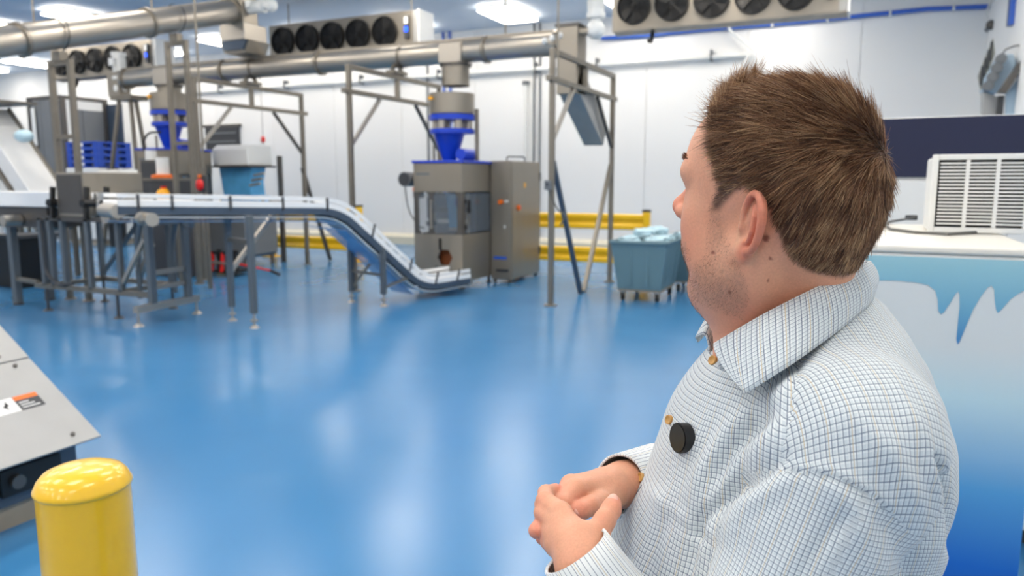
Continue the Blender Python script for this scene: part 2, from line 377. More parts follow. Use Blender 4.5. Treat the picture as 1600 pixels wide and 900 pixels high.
# ================================================================ UNIT COOLERS
def cooler(u0, label):
    """u0 = left end, five fans facing -v"""
    Lc, h, dp = 3.68, .7, .55
    r = thing('unit_cooler', label, 'cooler', (u0, 12.8, 4.24), 0, 'five-fan coolers under the ceiling')
    MB().b2((0, .02, 0), (Lc, dp, h)).build('casing', 'galvanized', r, local=True, bevel=.01)
    MB().b2((0, 0, 0), (Lc-.12, .02, h)).build('fan_deck', 'steel', r, local=True)
    MB().prism([(0, 0), (dp, 0), (dp*.5, -.05), (0, -.02)], (0, .0, -.003), (0, 1, 0), (0, 0, 1), (1, 0, 0), Lc).build('drip_tray', 'steel', r, local=True)
    MB().b2((Lc, .0, -.02), (Lc+.03, dp, h+.02)).build('end_panel', 'plastic_white', r, local=True)
    f0 = None
    for k in range(5):
        c = .38+k*.64
        if f0 is None:
            f = MB().lathe([(.285, .0), (.285, -.07), (.262, -.07), (.262, .0)], (0, 0, 0), 28, 'y').build('fan', 'black', r, local=True)
            MB().cyl((0, -.004, 0), (0, -.012, 0), .262, n=28).build('fan_throat', 'black', f, local=True)
            b = MB()
            for j in range(5):
                a = 2*math.pi*j/5; ca, sa = math.cos(a), math.sin(a)
                pts = []
                for rr, tw in ((.06, .05), (.24, .085)):
                    for s in (-1, 1):
                        pts.append((ca*rr-sa*tw*s, -.035-.018*s, sa*rr+ca*tw*s))
                q = [(p[0], p[1]-.004, p[2]) for p in pts]
                b.add(pts+q, [(0, 1, 3, 2), (4, 6, 7, 5), (0, 2, 6, 4), (1, 5, 7, 3), (0, 4, 5, 1), (2, 3, 7, 6)])
            b.cyl((0, -.01, 0), (0, -.055, 0), .07, n=16).build('fan_blades', 'black', f, local=True)
            g = MB()
            for rr in (.1, .16, .22, .28): g.tube([(rr*math.cos(t), -.075, rr*math.sin(t)) for t in np.linspace(0, 2*math.pi, 25)], .004, 4)
            for j in range(4):
                a = math.pi*j/4; g.cyl((-.285*math.cos(a), -.075, -.285*math.sin(a)), (.285*math.cos(a), -.075, .285*math.sin(a)), .005, n=5)
            g.build('fan_guard', 'black', f, local=True)
            f.location = (c, 0, h/2); f0 = f
        else:
            f = copy_tree(f0, r); f.location = (c, 0, h/2)
    MB().b2((3.4, -.05, .18), (3.5, 0, .6)).build('control_strip', 'dark_grey', r, local=True)
    MB().b2((3.41, -.06, .3), (3.49, -.05, .4)).build('display', 'indicator_blue', r, local=True)
    MB().b2((3.41, -.06, .45), (3.49, -.05, .58)).build('label_plate', 'label_white', r, local=True)
    for u in (.3, Lc-.3): MB().cyl((u, dp/2, h), (u, dp/2, CEIL-4.24), .012, n=8).build('hanger_rod', 'steel_frame', r, local=True)
    MB().tube(rounded([(.65, .2, -.05), (.65, .15, -.22), (.65, -.02, -.22)], .08), .035).build('drain_pipe', 'black', r, local=True)
    return r
cooler(-11.62, 'five-fan steel cooler under the ceiling left of picture centre')
cooler(-4.05, 'five-fan steel cooler at the top edge above the short-haired man')
cooler(-18.75, 'five-fan cooler half hidden behind the inclined tube at far left')
# ================================================================ GUARD RAIL
prof = [(0, -.14), (-.05, -.12), (-.05, -.06), (-.015, -.02), (-.015, .02), (-.05, .06), (-.05, .12), (0, .14), (.008, .14), (-.042, .12), (-.042, .06), (-.007, .02), (-.007, -.02), (-.042, -.06), (-.042, -.12), (.008, -.14)]
for posts, lb in (([-3.42, -5.9], 'yellow double-rail barrier between the bagging machine cabinet and the carts'), ([atv(561, 340, 13).x, -11.98, -14.3], 'yellow double-rail barrier behind the middle of the Z-shaped conveyor')):
    gr = thing('guard_rail', lb, 'barrier', (posts[0], 13, 0), 0, 'yellow guard rails')
    for z in (.36, .97):
        for i in range(len(posts)-1):
            MB().prism(prof, (posts[i+1]+.004, 12.93, z), (0, 1, 0), (0, 0, 1), (1, 0, 0), posts[i]-posts[i+1]-.008).build('rail', 'yellow', gr)
    for u in posts:
        MB().b2((u-.06, 12.94, 0), (u+.06, 13.06, 1.15)).build('post', 'yellow', gr, bevel=.01)
        MB().b2((u-.065, 12.935, 1.15), (u+.065, 13.065, 1.19)).build('post_cap', 'black', gr)
        MB().b2((u-.17, 12.83, 0), (u+.17, 13.17, .02)).build('base_plate', 'yellow', gr)
    MB().b2((posts[0]-.03, 12.86, .78), (posts[0]+.09, 12.935, 1.14)).build('end_bracket', 'yellow', gr, bevel=.01)
# ================================================================ BAGGING MACHINES
def bagger(loc, label, rz=0.0, cabinet=True, plinth=0.0):
    """front faces -v; local x = u from -.435 to .435, local y from 0 (front) to 1.1"""
    r = thing('bagging_machine', label, 'bagging machine', loc, rz, 'upright bagging machines')
    P = lambda m, n, mt, par=r, **k: m.build(n, mt, par, local=True, **k)
    w, dp, h = .435, 1.1, 1.97
    # body frame: four stiles, top hood, lower skirt on each visible side
    P(MB().b2((-w, 0, 1.52), (w, .02, h)), 'front_hood', 'steel', bevel=.008)
    P(MB().b2((w-.02, .022, 1.52), (w, dp, h)), 'side_hood', 'steel', bevel=.008)
    P(MB().b2((-w, .022, 1.52), (-w+.02, dp, h)), 'side_hood', 'steel', bevel=.008)
    P(MB().b2((-w, dp-.02, .12), (w-.022, dp, h)), 'rear_panel', 'steel_dark')
    for x in (-w+.045, -.12, w-.045): P(MB().box((x, .012, 1.18), (.09 if abs(x) > .2 else .07, .022, .68)), 'front_stile', 'steel_dark', bevel=.006)
    for y in (.07, dp-.07): P(MB().box((w-.012, y, 1.18), (.022, .1, .68)), 'side_stile', 'steel_dark', bevel=.006)
    # skirt with a hexagonal opening
    cx, cz, R = .12, .5, .14
    hexp = [(cx+R*math.cos(math.radians(a)), cz+R*math.sin(math.radians(a))) for a in range(0, 360, 60)]
    outer = [(w, cz), (w, .86), (-w, .86), (-w, cz), (-w, .12), (w, .12)]
    sk = MB()
    for i in range(6):
        j = (i+1) % 6; q = [outer[i], outer[j], hexp[j], hexp[i]]
        sk.prism(q, (0, 0, 0), (1, 0, 0), (0, 0, 1), (0, 1, 0), .02)
    P(sk, 'front_skirt', 'steel')
    P(MB().b2((w-.022, .022, .12), (w, dp, .86)), 'side_skirt', 'steel')
    P(MB().b2((-w, .022, .12), (-w+.022, dp, .86)), 'side_skirt', 'steel_dark')
    P(MB().b2((cx-.17, .12, cz-.2), (cx+.17, .3, cz+.16)), 'product_bag', 'brown', bevel=.04)
    P(MB().b2((-w+.095, .004, .88), (-.158, .012, 1.5)), 'window_pane', 'glass_tint')
    P(MB().b2((-.082, .004, .88), (w-.092, .012, 1.5)), 'window_pane', 'glass_tint')
    P(MB().b2((w-.012, .125, .88), (w-.005, dp-.125, 1.5)), 'window_pane', 'glass_tint')
    # what shows through the window
    P(MB().cyl((.1, .4, .9), (.1, .4, 1.95), .1, n=20), 'forming_tube', 'steel_bright')
    P(MB().lathe([(.16, 0), (.13, -.3), (.11, -.55)], (.1, .4, 1.5), 20), 'film_sleeve', 'film_blue')
    P(MB().b2((-.25, .3, 1.2), (.38, .36, 1.28)), 'seal_jaw', 'steel_dark')
    P(MB().b2((-.2, .32, 1.02), (.34, .4, 1.08)), 'jaw_carrier', 'label_white')
    for x in (-.25, .36): P(MB().cyl((x, .34, .86), (x, .34, 1.5), .018, n=10), 'guide_rod', 'steel_bright')
    P(MB().b2((-w+.02, .5, .3), (w-.03, .52, 1.5)), 'inner_panel', 'grey_paint')
    for x0_, x1_ in ((-w+.09, -.155), (-.085, w-.09)):
        for cx_, sx_ in ((x0_, 1), (x1_, -1)):
            for cz_, sz_ in ((1.52, -1), (.86, 1)):
                fp = [(0, 0)]+[(sx_*(.09-.09*math.sin(t)), sz_*(.09-.09*math.cos(t))) for t in np.linspace(0, math.pi/2, 6)]
                P(MB().prism([(cx_+a_, cz_+b_) for a_, b_ in fp], (0, .001, 0), (1, 0, 0), (0, 0, 1), (0, 1, 0), .02), 'corner_fillet', 'steel_dark')
    P(MB().cyl((-.1, -.03, .95), (-.1, -.03, 1.4), .012, n=10).b2((-.11, -.03, .96), (-.09, 0, .98)).b2((-.11, -.03, 1.37), (-.09, 0, 1.39)), 'door_handle', 'steel_bright')
    P(MB().b2((w, .2, 1.2), (w+.03, .23, 1.4)), 'side_handle', 'black')
    for z_ in (.95, 1.35): P(MB().b2((w, .09, z_), (w+.02, .13, z_+.06)), 'hinge', 'black')
    P(MB().cyl((-.3, .25, 1.1), (-.3, .25, 1.45), .04, n=12), 'print_unit', 'dark_grey')
    P(MB().b2((-.33, .2, .98), (-.2, .3, 1.05)), 'cable_box', 'black')
    P(MB().b2((.18, .24, 1.3), (.3, .3, 1.42)), 'blue_valve', 'label_blue')
    # foot frame
    for x in (-w+.06, w-.06):
        for y in (.07, dp-.07): P(MB().cyl((x, y, 0), (x, y, .12), .025, n=10).cyl((x, y, 0), (x, y, .02), .05, n=12), 'foot', 'dark_grey')
    # blue deck, funnel and cup filler
    P(MB().b2((-w-.02, -.02, h), (w+.03, dp, h+.04)), 'deck', 'plastic_blue', bevel=.008)
    fx, fy = .0, .5
    P(MB().lathe([(.1, 0), (.13, .06), (.25, .42), (.26, .45), (.235, .45), (.12, .08)], (fx-.06, fy, h+.04), 28), 'funnel', 'plastic_blue')
    P(MB().lathe([(0, 0), (.36, 0), (.36, .07), (0, .07)], (fx, fy, h+.47), 32), 'lower_ring', 'plastic_blue')
    for k in range(6):
        a = math.radians(60*k+20)
        P(MB().cyl((fx+.26*math.cos(a), fy+.26*math.sin(a), h+.54), (fx+.26*math.cos(a), fy+.26*math.sin(a), h+.68), .065, n=14), 'measuring_cup', 'steel_bright')
    P(MB().lathe([(0, 0), (.37, 0), (.37, .08), (0, .08)], (fx, fy, h+.68), 32), 'upper_ring', 'plastic_blue')
    P(MB().lathe([(.34, 0), (.36, .02), (.36, .33), (.34, .33), (.33, .04)], (fx, fy, h+.76), 36), 'product_drum', 'steel')
    P(MB().b2((fx-.22, fy-.365, h+.98), (fx-.16, fy-.33, h+1.03)), 'warning_label', 'amber')
    P(MB().cyl((.25, .75, h+.14), (.25, .3, h+.14), .09, n=16), 'drive_motor', 'plastic_blue')
    P(MB().b2((.38, .55, h+.04), (.43, .6, h+.85)), 'stand_column', 'steel_frame')
    P(MB().b2((-.34, .45, h+.04), (-.31, .48, h+.3)), 'small_post', 'steel_frame')
    # side motor and switches on the left
    if cabinet:
        P(MB().cyl((-w-.02, .3, 1.72), (-w-.3, .3, 1.72), .035, n=10), 'motor_arm', 'steel_dark')
        mo = P(MB().cyl((-w-.3, .2, 1.72), (-w-.3, .42, 1.72), .12, n=20), 'side_motor', 'grey_paint')
        P(MB().cyl((-w-.3, .19, 1.72), (-w-.3, .2, 1.72), .1, n=20), 'motor_cover', 'dark_grey', mo)
        P(MB().b2((-w-.14, .2, 1.42), (-w-.003, .34, 1.6)), 'switch_case', 'steel_dark', bevel=.01)
        P(MB().cyl((-w-.08, .2, 1.56), (-w-.08, .16, 1.56), .04, n=14), 'stop_button', 'orange')
        P(MB().cyl((-w-.06, .22, 1.78), (-w-.06, .17, 1.78), .045, n=14), 'stop_button', 'red')
        P(MB().tube(rounded([(-w-.36, .3, 1.65), (-w-.3, .3, 1.2), (-w-.1, .3, .95), (-w-.003, .3, .93)], .2), .012), 'motor_cable', 'cable_grey')
    P(MB().b2((-w+.05, -.006, 1.78), (-w+.3, 0, 1.82)), 'maker_plate', 'grey_paint')
    P(MB().b2((.03, -.03, .62), (.06, 0, .8)), 'latch', 'black')
    if plinth:
        for x in (-w+.06, w-.06):
            for y in (.07, dp-.07): P(MB().b2((x-.05, y-.05, -plinth), (x+.05, y+.05, -.001)), 'plinth_post', 'steel_dark')
    if cabinet:
        x0, x1, y0, y1, ch = w+.004, w+.375, .98, 2.2, 2.02
        P(MB().b2((x0, y0, .06), (x1, y1, ch)), 'cabinet_body', 'steel', bevel=.012)
        P(MB().b2((x0+.02, y0-.012, .1), (x1-.02, y0-.001, ch-.03)), 'cabinet_front_door', 'steel', bevel=.004)
        dr = P(MB().b2((x1+.001, y0+.03, .1), (x1+.014, y1-.03, ch-.03)), 'cabinet_side_door', 'steel', bevel=.004)
        P(MB().cyl((x1+.014, y0+.25, 1.25), (x1+.05, y0+.25, 1.25), .045, n=14), 'rotary_switch', 'orange', dr)
        P(MB().cyl((x1+.05, y0+.25, 1.25), (x1+.06, y0+.25, 1.25), .025, n=12), 'switch_knob', 'red', dr)
        P(MB().b2((x1+.014, y0+.5, 1.58), (x1+.017, y0+.57, 1.66)), 'warning_label', 'amber', dr)
        for z in (.4, 1.7): P(MB().b2((x1+.014, y1-.06, z), (x1+.03, y1-.03, z+.14)), 'hinge', 'dark_grey', dr)
        P(MB().cyl((x0+.2, y0-.012, 1.35), (x0+.2, y0-.06, 1.35), .04, n=14), 'stop_button', 'orange')
        P(MB().b2((x0+.27, y0-.016, 1.35), (x0+.33, y0-.012, 1.38)), 'small_label', 'label_white')
        P(MB().b2((x0+.25, y0-.016, .92), (x0+.28, y0-.012, .97)), 'small_label', 'label_white')
        P(MB().b2((x0+.06, y0-.016, .4), (x0+.3, y0-.012, .45)), 'blue_label', 'label_blue')
        P(MB().b2((x0+.12, y0-.05, .2), (x0+.34, y0-.012, .24)), 'handle', 'dark_grey')
        P(MB().tube(rounded([(x0+.1, 1.4, ch), (x0+.1, 1.4, ch+.08), (x0+.3, 1.7, ch+.08), (x0+.3, 1.7, ch)], .06), .012), 'lifting_loop', 'black')
        for x in (x0+.05, x1-.05):
            for y in (y0+.06, y1-.06): P(MB().cyl((x, y, 0), (x, y, .06), .03, n=10), 'cabinet_foot', 'dark_grey')
    return r
bagger((-6.02, 10.2, 0), 'tall steel bagging machine with blue funnel at picture centre')
bagger((-12.15, 10.215, .3), 'cluttered bagging machine with blue funnel behind the conveyor at left', rz=math.radians(14), cabinet=False, plinth=.3)
# film unwind housing of the left machine
fh = thing('film_housing', 'white film hood with blue film hanging below beside the left bagger', 'film unwinder', (-10.9, 12.0, 0))
p = atv(337, 232, 11.7); q = atv(411, 258, 11.7)
MB().prism([(0, 0), (0, .33), (.12, .42), (.7, .42), (.7, 0)], (p.x, 11.6, q.z), (0, 1, 0), (0, 0, 1), (1, 0, 0), q.x-p.x-.3).build('hood', 'plastic_white', fh, bevel=.02)
MB().b2((p.x-.05, 11.55, q.z-.04), (q.x-.25, 12.35, q.z-.003)).build('hood_edge', 'dark_grey', fh)
a = atv(345, 258, 11.8); b = atv(398, 305, 11.8)
MB().prism([(0, 0), (1, 0), (.92, .5), (.95, 1), (.1, 1), (.06, .5)], (a.x, 11.75, q.z-.045), (b.x-a.x, 0, 0), (0, 0, -(q.z-.045-b.z)), (0, 1, 0), .4).build('film', 'film_blue', fh)
MB().cyl((a.x-.1, 11.95, b.z-.1), (b.x+.25, 11.95, b.z-.1), .09, n=20).build('film_roll', 'film_blue', fh)
for u in (a.x-.15, b.x+.3):
    MB().b2((u-.04, 12.2, 0), (u+.04, 12.28, q.z+.2)).build('stand_post', 'steel_dark', fh)
    MB().b2((u-.03, 11.9, b.z-.13), (u+.03, 12.2, b.z-.07)).build('stand_arm', 'steel_frame', fh)
for k in range(3): MB().cyl((b.x-.02+.06*k, 11.7, b.z+.2+.1*k), (b.x+.25+.06*k, 11.7, b.z+.24+.1*k), .025, n=10).build('guide_roller', 'steel_bright', fh)
# control cabinet pieces around the left machine
cb = thing('control_cabinet', 'dark control cabinet with white jar and amber beacon by left bagger', 'control box', (-12.4, 9.6, 0))
p = atv(234, 282, 9.4); q = atv(278, 305, 9.4)
MB().b2((p.x, 9.4, 0), (q.x, 9.9, p.z)).build('body', 'dark_grey', cb, bevel=.01)
MB().b2((p.x-.15, 9.38, p.z), (q.x, 9.92, p.z+.04)).build('lid', 'steel_frame', cb)
c = atv(251, 266, 9.5)
MB().cyl((c.x, 9.55, p.z+.04), (c.x, 9.55, p.z+.4), .11, n=20).build('jar', 'plastic_white', cb)
MB().lathe([(.2, 0), (.2, .05), (.12, .07)], (c.x, 9.55, p.z+.041), 20).build('jar_tray', 'orange', cb)
c = atv(256, 300, 9.38)
MB().ball((c.x, 9.38, c.z-.06), .13, 14, 8).build('beacon', 'amber', cb)
MB().cyl((c.x, 9.38, c.z+.02), (c.x, 9.38, c.z+.1), .05, n=12).build('beacon_tip', 'red', cb)
cb2 = thing('drive_box', 'dark steel drive box left of the white jar', 'control box', (-13, 10, 0))
p = atv(215, 250, 9.7); q = atv(243, 280, 9.7)
MB().b2((p.x, 9.75, 0), (q.x, 10.0, p.z)).build('body', 'steel_dark', cb2, bevel=.01)
MB().b2((p.x+.02, 9.74, .6), (q.x-.02, 9.75, p.z-.05)).build('door', 'dark_grey', cb2)
MB().cyl((p.x+.15, 9.87, p.z), (p.x+.15, 9.87, p.z+.18), .1, n=14).build('filter_cup', 'plastic_white', cb2)
MB().tube(rounded([(p.x+.05, 9.87, p.z), (p.x-.05, 9.87, p.z+.3), (p.x+.1, 9.87, p.z+.5), (p.x+.4, 9.9, p.z+.5)], .15), .02).build('hose', 'black', cb2)
# red beacon on a stem in front of the left bagger
es = thing('stop_station', 'bright red stop button on a slim post above the belt conveyor', 'stop button', (-9.6, 8.6, 0))
c = atv(315, 288, 8.6)
MB().bar((c.x, 8.66, 0), (c.x, 8.66, c.z+.25), .05).build('post', 'steel_frame', es)
MB().b2((c.x-.07, 8.58, c.z-.12), (c.x+.07, 8.63, c.z+.13)).build('back_plate', 'dark_grey', es)
MB().ball((c.x, 8.56, c.z-.01), .075, 14, 8, (1, .6, 1.25)).build('button', 'red', es)
MB().cyl((c.x-.0, 8.57, c.z+.1), (c.x, 8.57, c.z+.15), .03).build('tip', 'orange', es)
# dark grey bin body under the film housing
bn = thing('steel_bin', 'dull grey steel bin under the blue film at left', 'bin', (-11, 10.9, 0))
p = atv(322, 348, 11.0); q = atv(384, 400, 11.0)
MB().prism([(0, .25), (0, 1.15), (.05, 1.2), (q.x-p.x-.05, 1.2), (q.x-p.x, 1.15), (q.x-p.x, .25), (q.x-p.x-.1, .18), (.1, .18)], (p.x, 11.0, 0), (1, 0, 0), (0, 0, 1), (0, 1, 0), .9).build('body', 'grey_paint', bn, bevel=.01)
for x in (p.x+.08, q.x-.08):
    for y in (11.08, 11.82): MB().bar((x, y, .18), (x, y, .0), .05).build('leg', 'steel_frame', bn)
# hand truck with red straps
jk = thing('pallet_truck', 'low hand truck with red side bars and tilted handle', 'hand truck', (-10, 10, 0))
p = atz(338, 428, 0); q = atz(398, 428, 0); vv = p.y
MB().b2((p.x, vv-.25, .06), (q.x, vv+.25, .1)).build('deck', 'black', jk)
for x in (p.x+.15, p.x+.4): MB().bar((x, vv-.25, .08), (x, vv-.2, .42), .05).build('upright', 'red', jk)
MB().bar((p.x-.05, vv-.25, .26), (q.x, vv-.25, .24), .035).build('side_bar', 'steel_bright', jk)
MB().bar((p.x+.05, vv-.2, .42), (q.x-.1, vv-.2, .42), .05).build('top_bar', 'black', jk)
for k in range(3): MB().cyl((p.x+.1+.2*k, vv, .1), (p.x+.1+.2*k, vv, .46), .05, n=12).build('canister', 'black', jk)
for x in (p.x+.06, q.x-.08): MB().cyl((x, vv-.27, .06), (x, vv-.22, .06), .06, n=14).build('wheel', 'rubber', jk)
e = atz(437, 430, .05)
MB().cyl((q.x, vv-.2, .25), (e.x-.2, e.y, .12), .018).build('handle', 'red', jk)
MB().cyl((e.x-.2, e.y, .12), (e.x, e.y, .06), .026).build('grip', 'black', jk)
# ================================================================ Z-SHAPED BELT CONVEYOR
ZD = Vector((math.sin(math.radians(22)), math.cos(math.radians(22)), 0)); ZL = Vector((ZD.y, -ZD.x, 0)); ZC = Vector((-6.14, 8.5, 0))
def zp(s, z, w=0.0): return ZC+ZD*s+ZL*w+Vector((0, 0, z))
path = rounded([zp(-3.2, 1.42), zp(-.55, 1.335), zp(.76, .2), zp(1.62, .235)], .28, 8)
zc = thing('belt_conveyor', 'white Z-shaped belt conveyor descending to the front of the bagging machine', 'conveyor', tuple(ZC))
HW = .24
# lateral unit for ribbon: lat x d = up  -> lat = -ZL gives upward normal
LT = ZL*1.0
def zr(name, m, w0, w1, t0, t1, pts=path): return MB().ribbon(pts, LT, w0, w1, t0, t1).build(name, m, zc)
zr('belt', 'belt_white', -HW, HW, .03, .045)
for s in (-1, 1):
    a, b = sorted((s*HW, s*(HW+.03)))
    zr('side_frame', 'slate_paint', a+s*.001, b+s*.001, -.075, .012)
    zr('side_skirt', 'belt_white', a+s*.001, b+s*.001, .0125, .075)
    zr('guide_rail', 'belt_white', s*(HW+.01)-.012, s*(HW+.01)+.012, .10, .145)
for i, sx in enumerate((-3.0, -2.65, -2.0, -1.35, -.75)):
    for s in (-1, 1):
        zz = 1.335+.085*(-.55-sx)/2.65
        MB().bar(zp(sx, zz-.02, s*(HW+.04)), zp(sx, zz+.14, s*(HW+.04)), .022).build('rail_bracket', 'dark_grey', zc)
for sx, zz in ((-.1, .95), (.5, .45), (.95, .22), (1.35, .23)):
    for s in (-1, 1): MB().bar(zp(sx, zz, s*(HW+.04)), zp(sx+.05, zz+.17, s*(HW+.04)), .02).build('rail_bracket', 'dark_grey', zc)
zr('return_belt', 'belt_white', -HW+.01, HW-.01, -.115, -.1)
MB().ribbon(path[:6], LT, -HW-.0, HW, -.16, -.155).build('drip_film', 'blue_clear', zc)
MB().ribbon([zp(-.75, 1.16), zp(-.45, 1.1), zp(.62, .14)], LT, -HW-.05, HW+.02, -.06, -.055).build('incline_guard', 'blue_clear', zc)
for t in np.linspace(.1, .9, 8):
    p = zp(-.42+1.1*t, 1.26-.98*t)
    MB().ribbon([p, p+ZD*.016-Vector((0, 0, .014))], LT, -HW+.01, HW-.01, .046, .1).build('cleat', 'belt_white', zc)
MB().cyl(zp(-3.2, 1.375, -HW-.02), zp(-3.2, 1.375, HW+.02), .075, n=20).build('end_roller', 'steel_bright', zc)
MB().cyl(zp(1.62, .19, -HW-.02), zp(1.62, .19, HW+.02), .06, n=20).build('end_roller', 'steel_bright', zc)
gear_motor('drive_motor', zc, zp(-3.0, 1.3, HW+.42), tuple(-ZL), 'steel_bright', .7)
def foot(p, h=.18):
    p = Vector((p.x, p.y, 0))
    f = MB().cyl(p, p+Vector((0, 0, .025)), .055, .03, n=14); f.cyl(p+Vector((0, 0, .02)), p+Vector((0, 0, h)), .013, n=8); f.cyl(p+Vector((0, 0, .075)), p+Vector((0, 0, .095)), .04, n=12)
    return f.build('levelling_foot', 'steel_bright', zc)
for s, x in ((-1, atz(550, 472, 0)), (1, atz(600, 478, 0))):
    zt = .95 if s < 0 else .78
    MB().bar((x.x, x.y, .16), (x.x, x.y, zt), .065).build('leg', 'frame_grey', zc); foot(x)
a, b = atz(550, 472, 0), atz(600, 478, 0)
MB().bar((a.x, a.y, .45), (b.x, b.y, .42), .035).build('cross_bar', 'steel_frame', zc)
MB().bar((a.x, a.y, .2), zp(.1, .55, -.1), .035).build('brace', 'steel_frame', zc)
MB().bar((b.x, b.y, .25), zp(.55, .36, HW), .035).build('brace', 'steel_frame', zc)
x = atz(398, 512, 0)
MB().bar((x.x, x.y, .17), (x.x, x.y, 1.3), .065).build('leg', 'frame_grey', zc); foot(x)
x2 = x-ZL*.62
MB().bar((x2.x, x2.y, .17), (x2.x, x2.y, 1.26), .06).build('leg', 'frame_grey', zc); foot(x2)
MB().bar((x.x, x.y, 1.0), (x2.x, x2.y, 1.0), .05).build('cross_bar', 'steel_frame', zc)
MB().bar((x2.x, x2.y, .6), (x2.x+.05, x2.y+.7, 1.25), .05).build('brace', 'steel_bright', zc)
# ================================================================ STEP-FOOT STAND under the left end of the belt conveyor
st = thing('conveyor_stand', 'slate tube stand with step rungs below the left end of belt conveyor', 'stand', (-7.65, 6.45, 0))
f1, f2 = atz(217, 510, 0), atz(308, 490, 0)
for f in (f1, f2):
    MB().cyl((f.x, f.y, 0), (f.x, f.y, .03), .06, .035, n=14).cyl((f.x, f.y, .02), (f.x, f.y, .16), .014, n=8).build('levelling_foot', 'steel_bright', st)
MB().bar((f1.x, f1.y-.03, .2), (f2.x, f2.y+.03, .2), .075).build('foot_beam', 'steel_bright', st)
ps = [f1.lerp(f2, .25), f1.lerp(f2, .86)]
for p in ps: MB().bar((p.x, p.y, .24), (p.x, p.y, 1.22), .075).build('post', 'frame_grey', st)
p, q = ps
for z in (.42, .6): MB().bar((p.x-.02, p.y+.03, z), (q.x-.02, q.y-.03, z-.0), .05).build('rung', 'steel_bright', st)
MB().bar((p.x, p.y, 1.2), (q.x, q.y, 1.2), .06).build('top_beam', 'frame_grey', st)
e = zp(-2.3, 1.18, -.15)
MB().bar((q.x, q.y, 1.18), tuple(e), .06).build('outrigger', 'frame_grey', st)
for k in (0, 1):
    c = ps[k]
    MB().tube(rounded([(c.x-.4, c.y+.15, .25), (c.x-.4, c.y+.15, .95), (c.x-.2, c.y+.1, 1.3)], .2), .032, 10).build('bent_strut', 'frame_grey', st)
MB().bar((ps[0].x-.5, ps[0].y+.22, .45), (ps[0].x-.03, ps[0].y+.07, .95), .05).build('diagonal', 'steel_bright', st)
# ================================================================ METAL DETECTOR LINE (along u)
md = thing('metal_detector', 'steel metal detector box on an open leg frame at left', 'metal detector', (-8.95, 6.7, 0))
XA, XB, Y0, Y1 = -9.65, -8.3, 6.26, 7.08
for x, y in ((XA, Y0), (XB, Y0), (XB, Y1), (XA, Y1)):
    MB().cyl((x, y, 0), (x, y, .025), .07, .04, n=14).cyl((x, y, .02), (x, y, .3), .018, n=8).build('levelling_foot', 'dark_grey', md)
for y in (Y0, Y1): MB().bar((XA-.2, y, .33), (XB+.6 if y == Y0 else XB, y, .33), .06).build('base_rail', 'steel_frame', md)
for x in (XA, XB): MB().bar((x, Y0, .33), (x, Y1, .33), .06).build('base_cross', 'steel_frame', md)
for x, y in ((XA, Y0), (XA+.18, Y0), (XA+.42, Y0), (-8.75, Y0), (XB+.1, Y0), (XA, Y1), (-8.9, Y1), (XB, Y1)):
    MB().bar((x, y, .34), (x, y, 1.22), .06).build('post', 'frame_grey', md)
MB().bar((XA, Y1, .4), (-8.9, Y1, 1.1), .045).build('diagonal', 'frame_grey', md)
MB().bar((XB+.1, Y0, .42), (XB+.55, Y0, 1.0), .045).build('diagonal', 'steel_bright', md)
for y in (Y0, Y1): MB().bar((XA-.05, y, 1.22), (XB+.3, y, 1.22), .06).build('top_rail', 'steel_dark', md)
MB().tube(rounded([(XA+.06, Y0-.04, 1.2), (XA+.08, Y0-.04, .5), (XA+.3, Y0-.04, .36), (XA+.6, Y0-.04, .4)], .1), .02).build('hose', 'dark_grey', md)
# aperture box: four walls around the opening
bx0, bx1, by0, by1, bz0, bz1 = -9.62, -8.95, Y0-.02, Y1+.1, 1.25, 1.80
c = atv(88, 272, Y0)
bx0 = c.x
bx1 = atv(131, 272, Y0).x; by1 = atu(222, 274, bx1).y
MB().b2((bx0, by0, 1.55), (bx1, by1, bz1)).build('head_top', 'steel', md, bevel=.008)
MB().b2((bx0, by0, bz0), (bx1, by1, 1.38)).build('head_bottom', 'steel', md, bevel=.008)
MB().b2((bx0, by0, 1.381), (bx1, by0+.1, 1.549)).build('head_side', 'steel', md)
MB().b2((bx0, by1-.1, 1.381), (bx1, by1, 1.549)).build('head_side', 'steel', md)
MB().b2((bx0+.03, by0-.004, bz0+.04), (bx1-.03, by0, bz1-.03)).build('front_panel', 'steel_dark', md)
MB().b2((bx1, by0+.13, 1.395), (bx1+.006, by0+.16, 1.54)).build('aperture_trim', 'black', md)
MB().b2((bx0+.05, by1-.3, bz1), (bx1-.02, by1-.05, bz1+.04)).build('display_unit', 'plastic_white', md)
# belt through the head
MB().b2((bx0-.05, 6.42, 1.4), (XB+.62, 6.94, 1.43)).build('belt', 'belt_white', md)
MB().b2((bx1+.02, 6.38, 1.3), (XB+.6, 6.415, 1.46)).build('side_plate', 'belt_white', md)
MB().b2((bx1+.02, 6.945, 1.3), (XB+.6, 6.98, 1.46)).build('side_plate', 'belt_white', md)
MB().cyl((XB+.62, 6.4, 1.36), (XB+.62, 6.96, 1.36), .07, n=20).build('end_roller', 'steel_bright', md)
MB().cyl((XB+.1, 6.36, 1.27), (XB+.1, 6.1, 1.27), .08, n=20).build('drive_motor', 'steel_bright', md)
for x in (bx0-.06, bx1+.06, bx1+.42):
    k = MB().bar((x, Y0-.06, 1.22), (x, Y0-.02, 1.62), .05); k.cyl((x, Y0-.1, 1.42), (x, Y0+.06, 1.42), .05, n=12)
    k.build('guide_clamp', 'black', md)
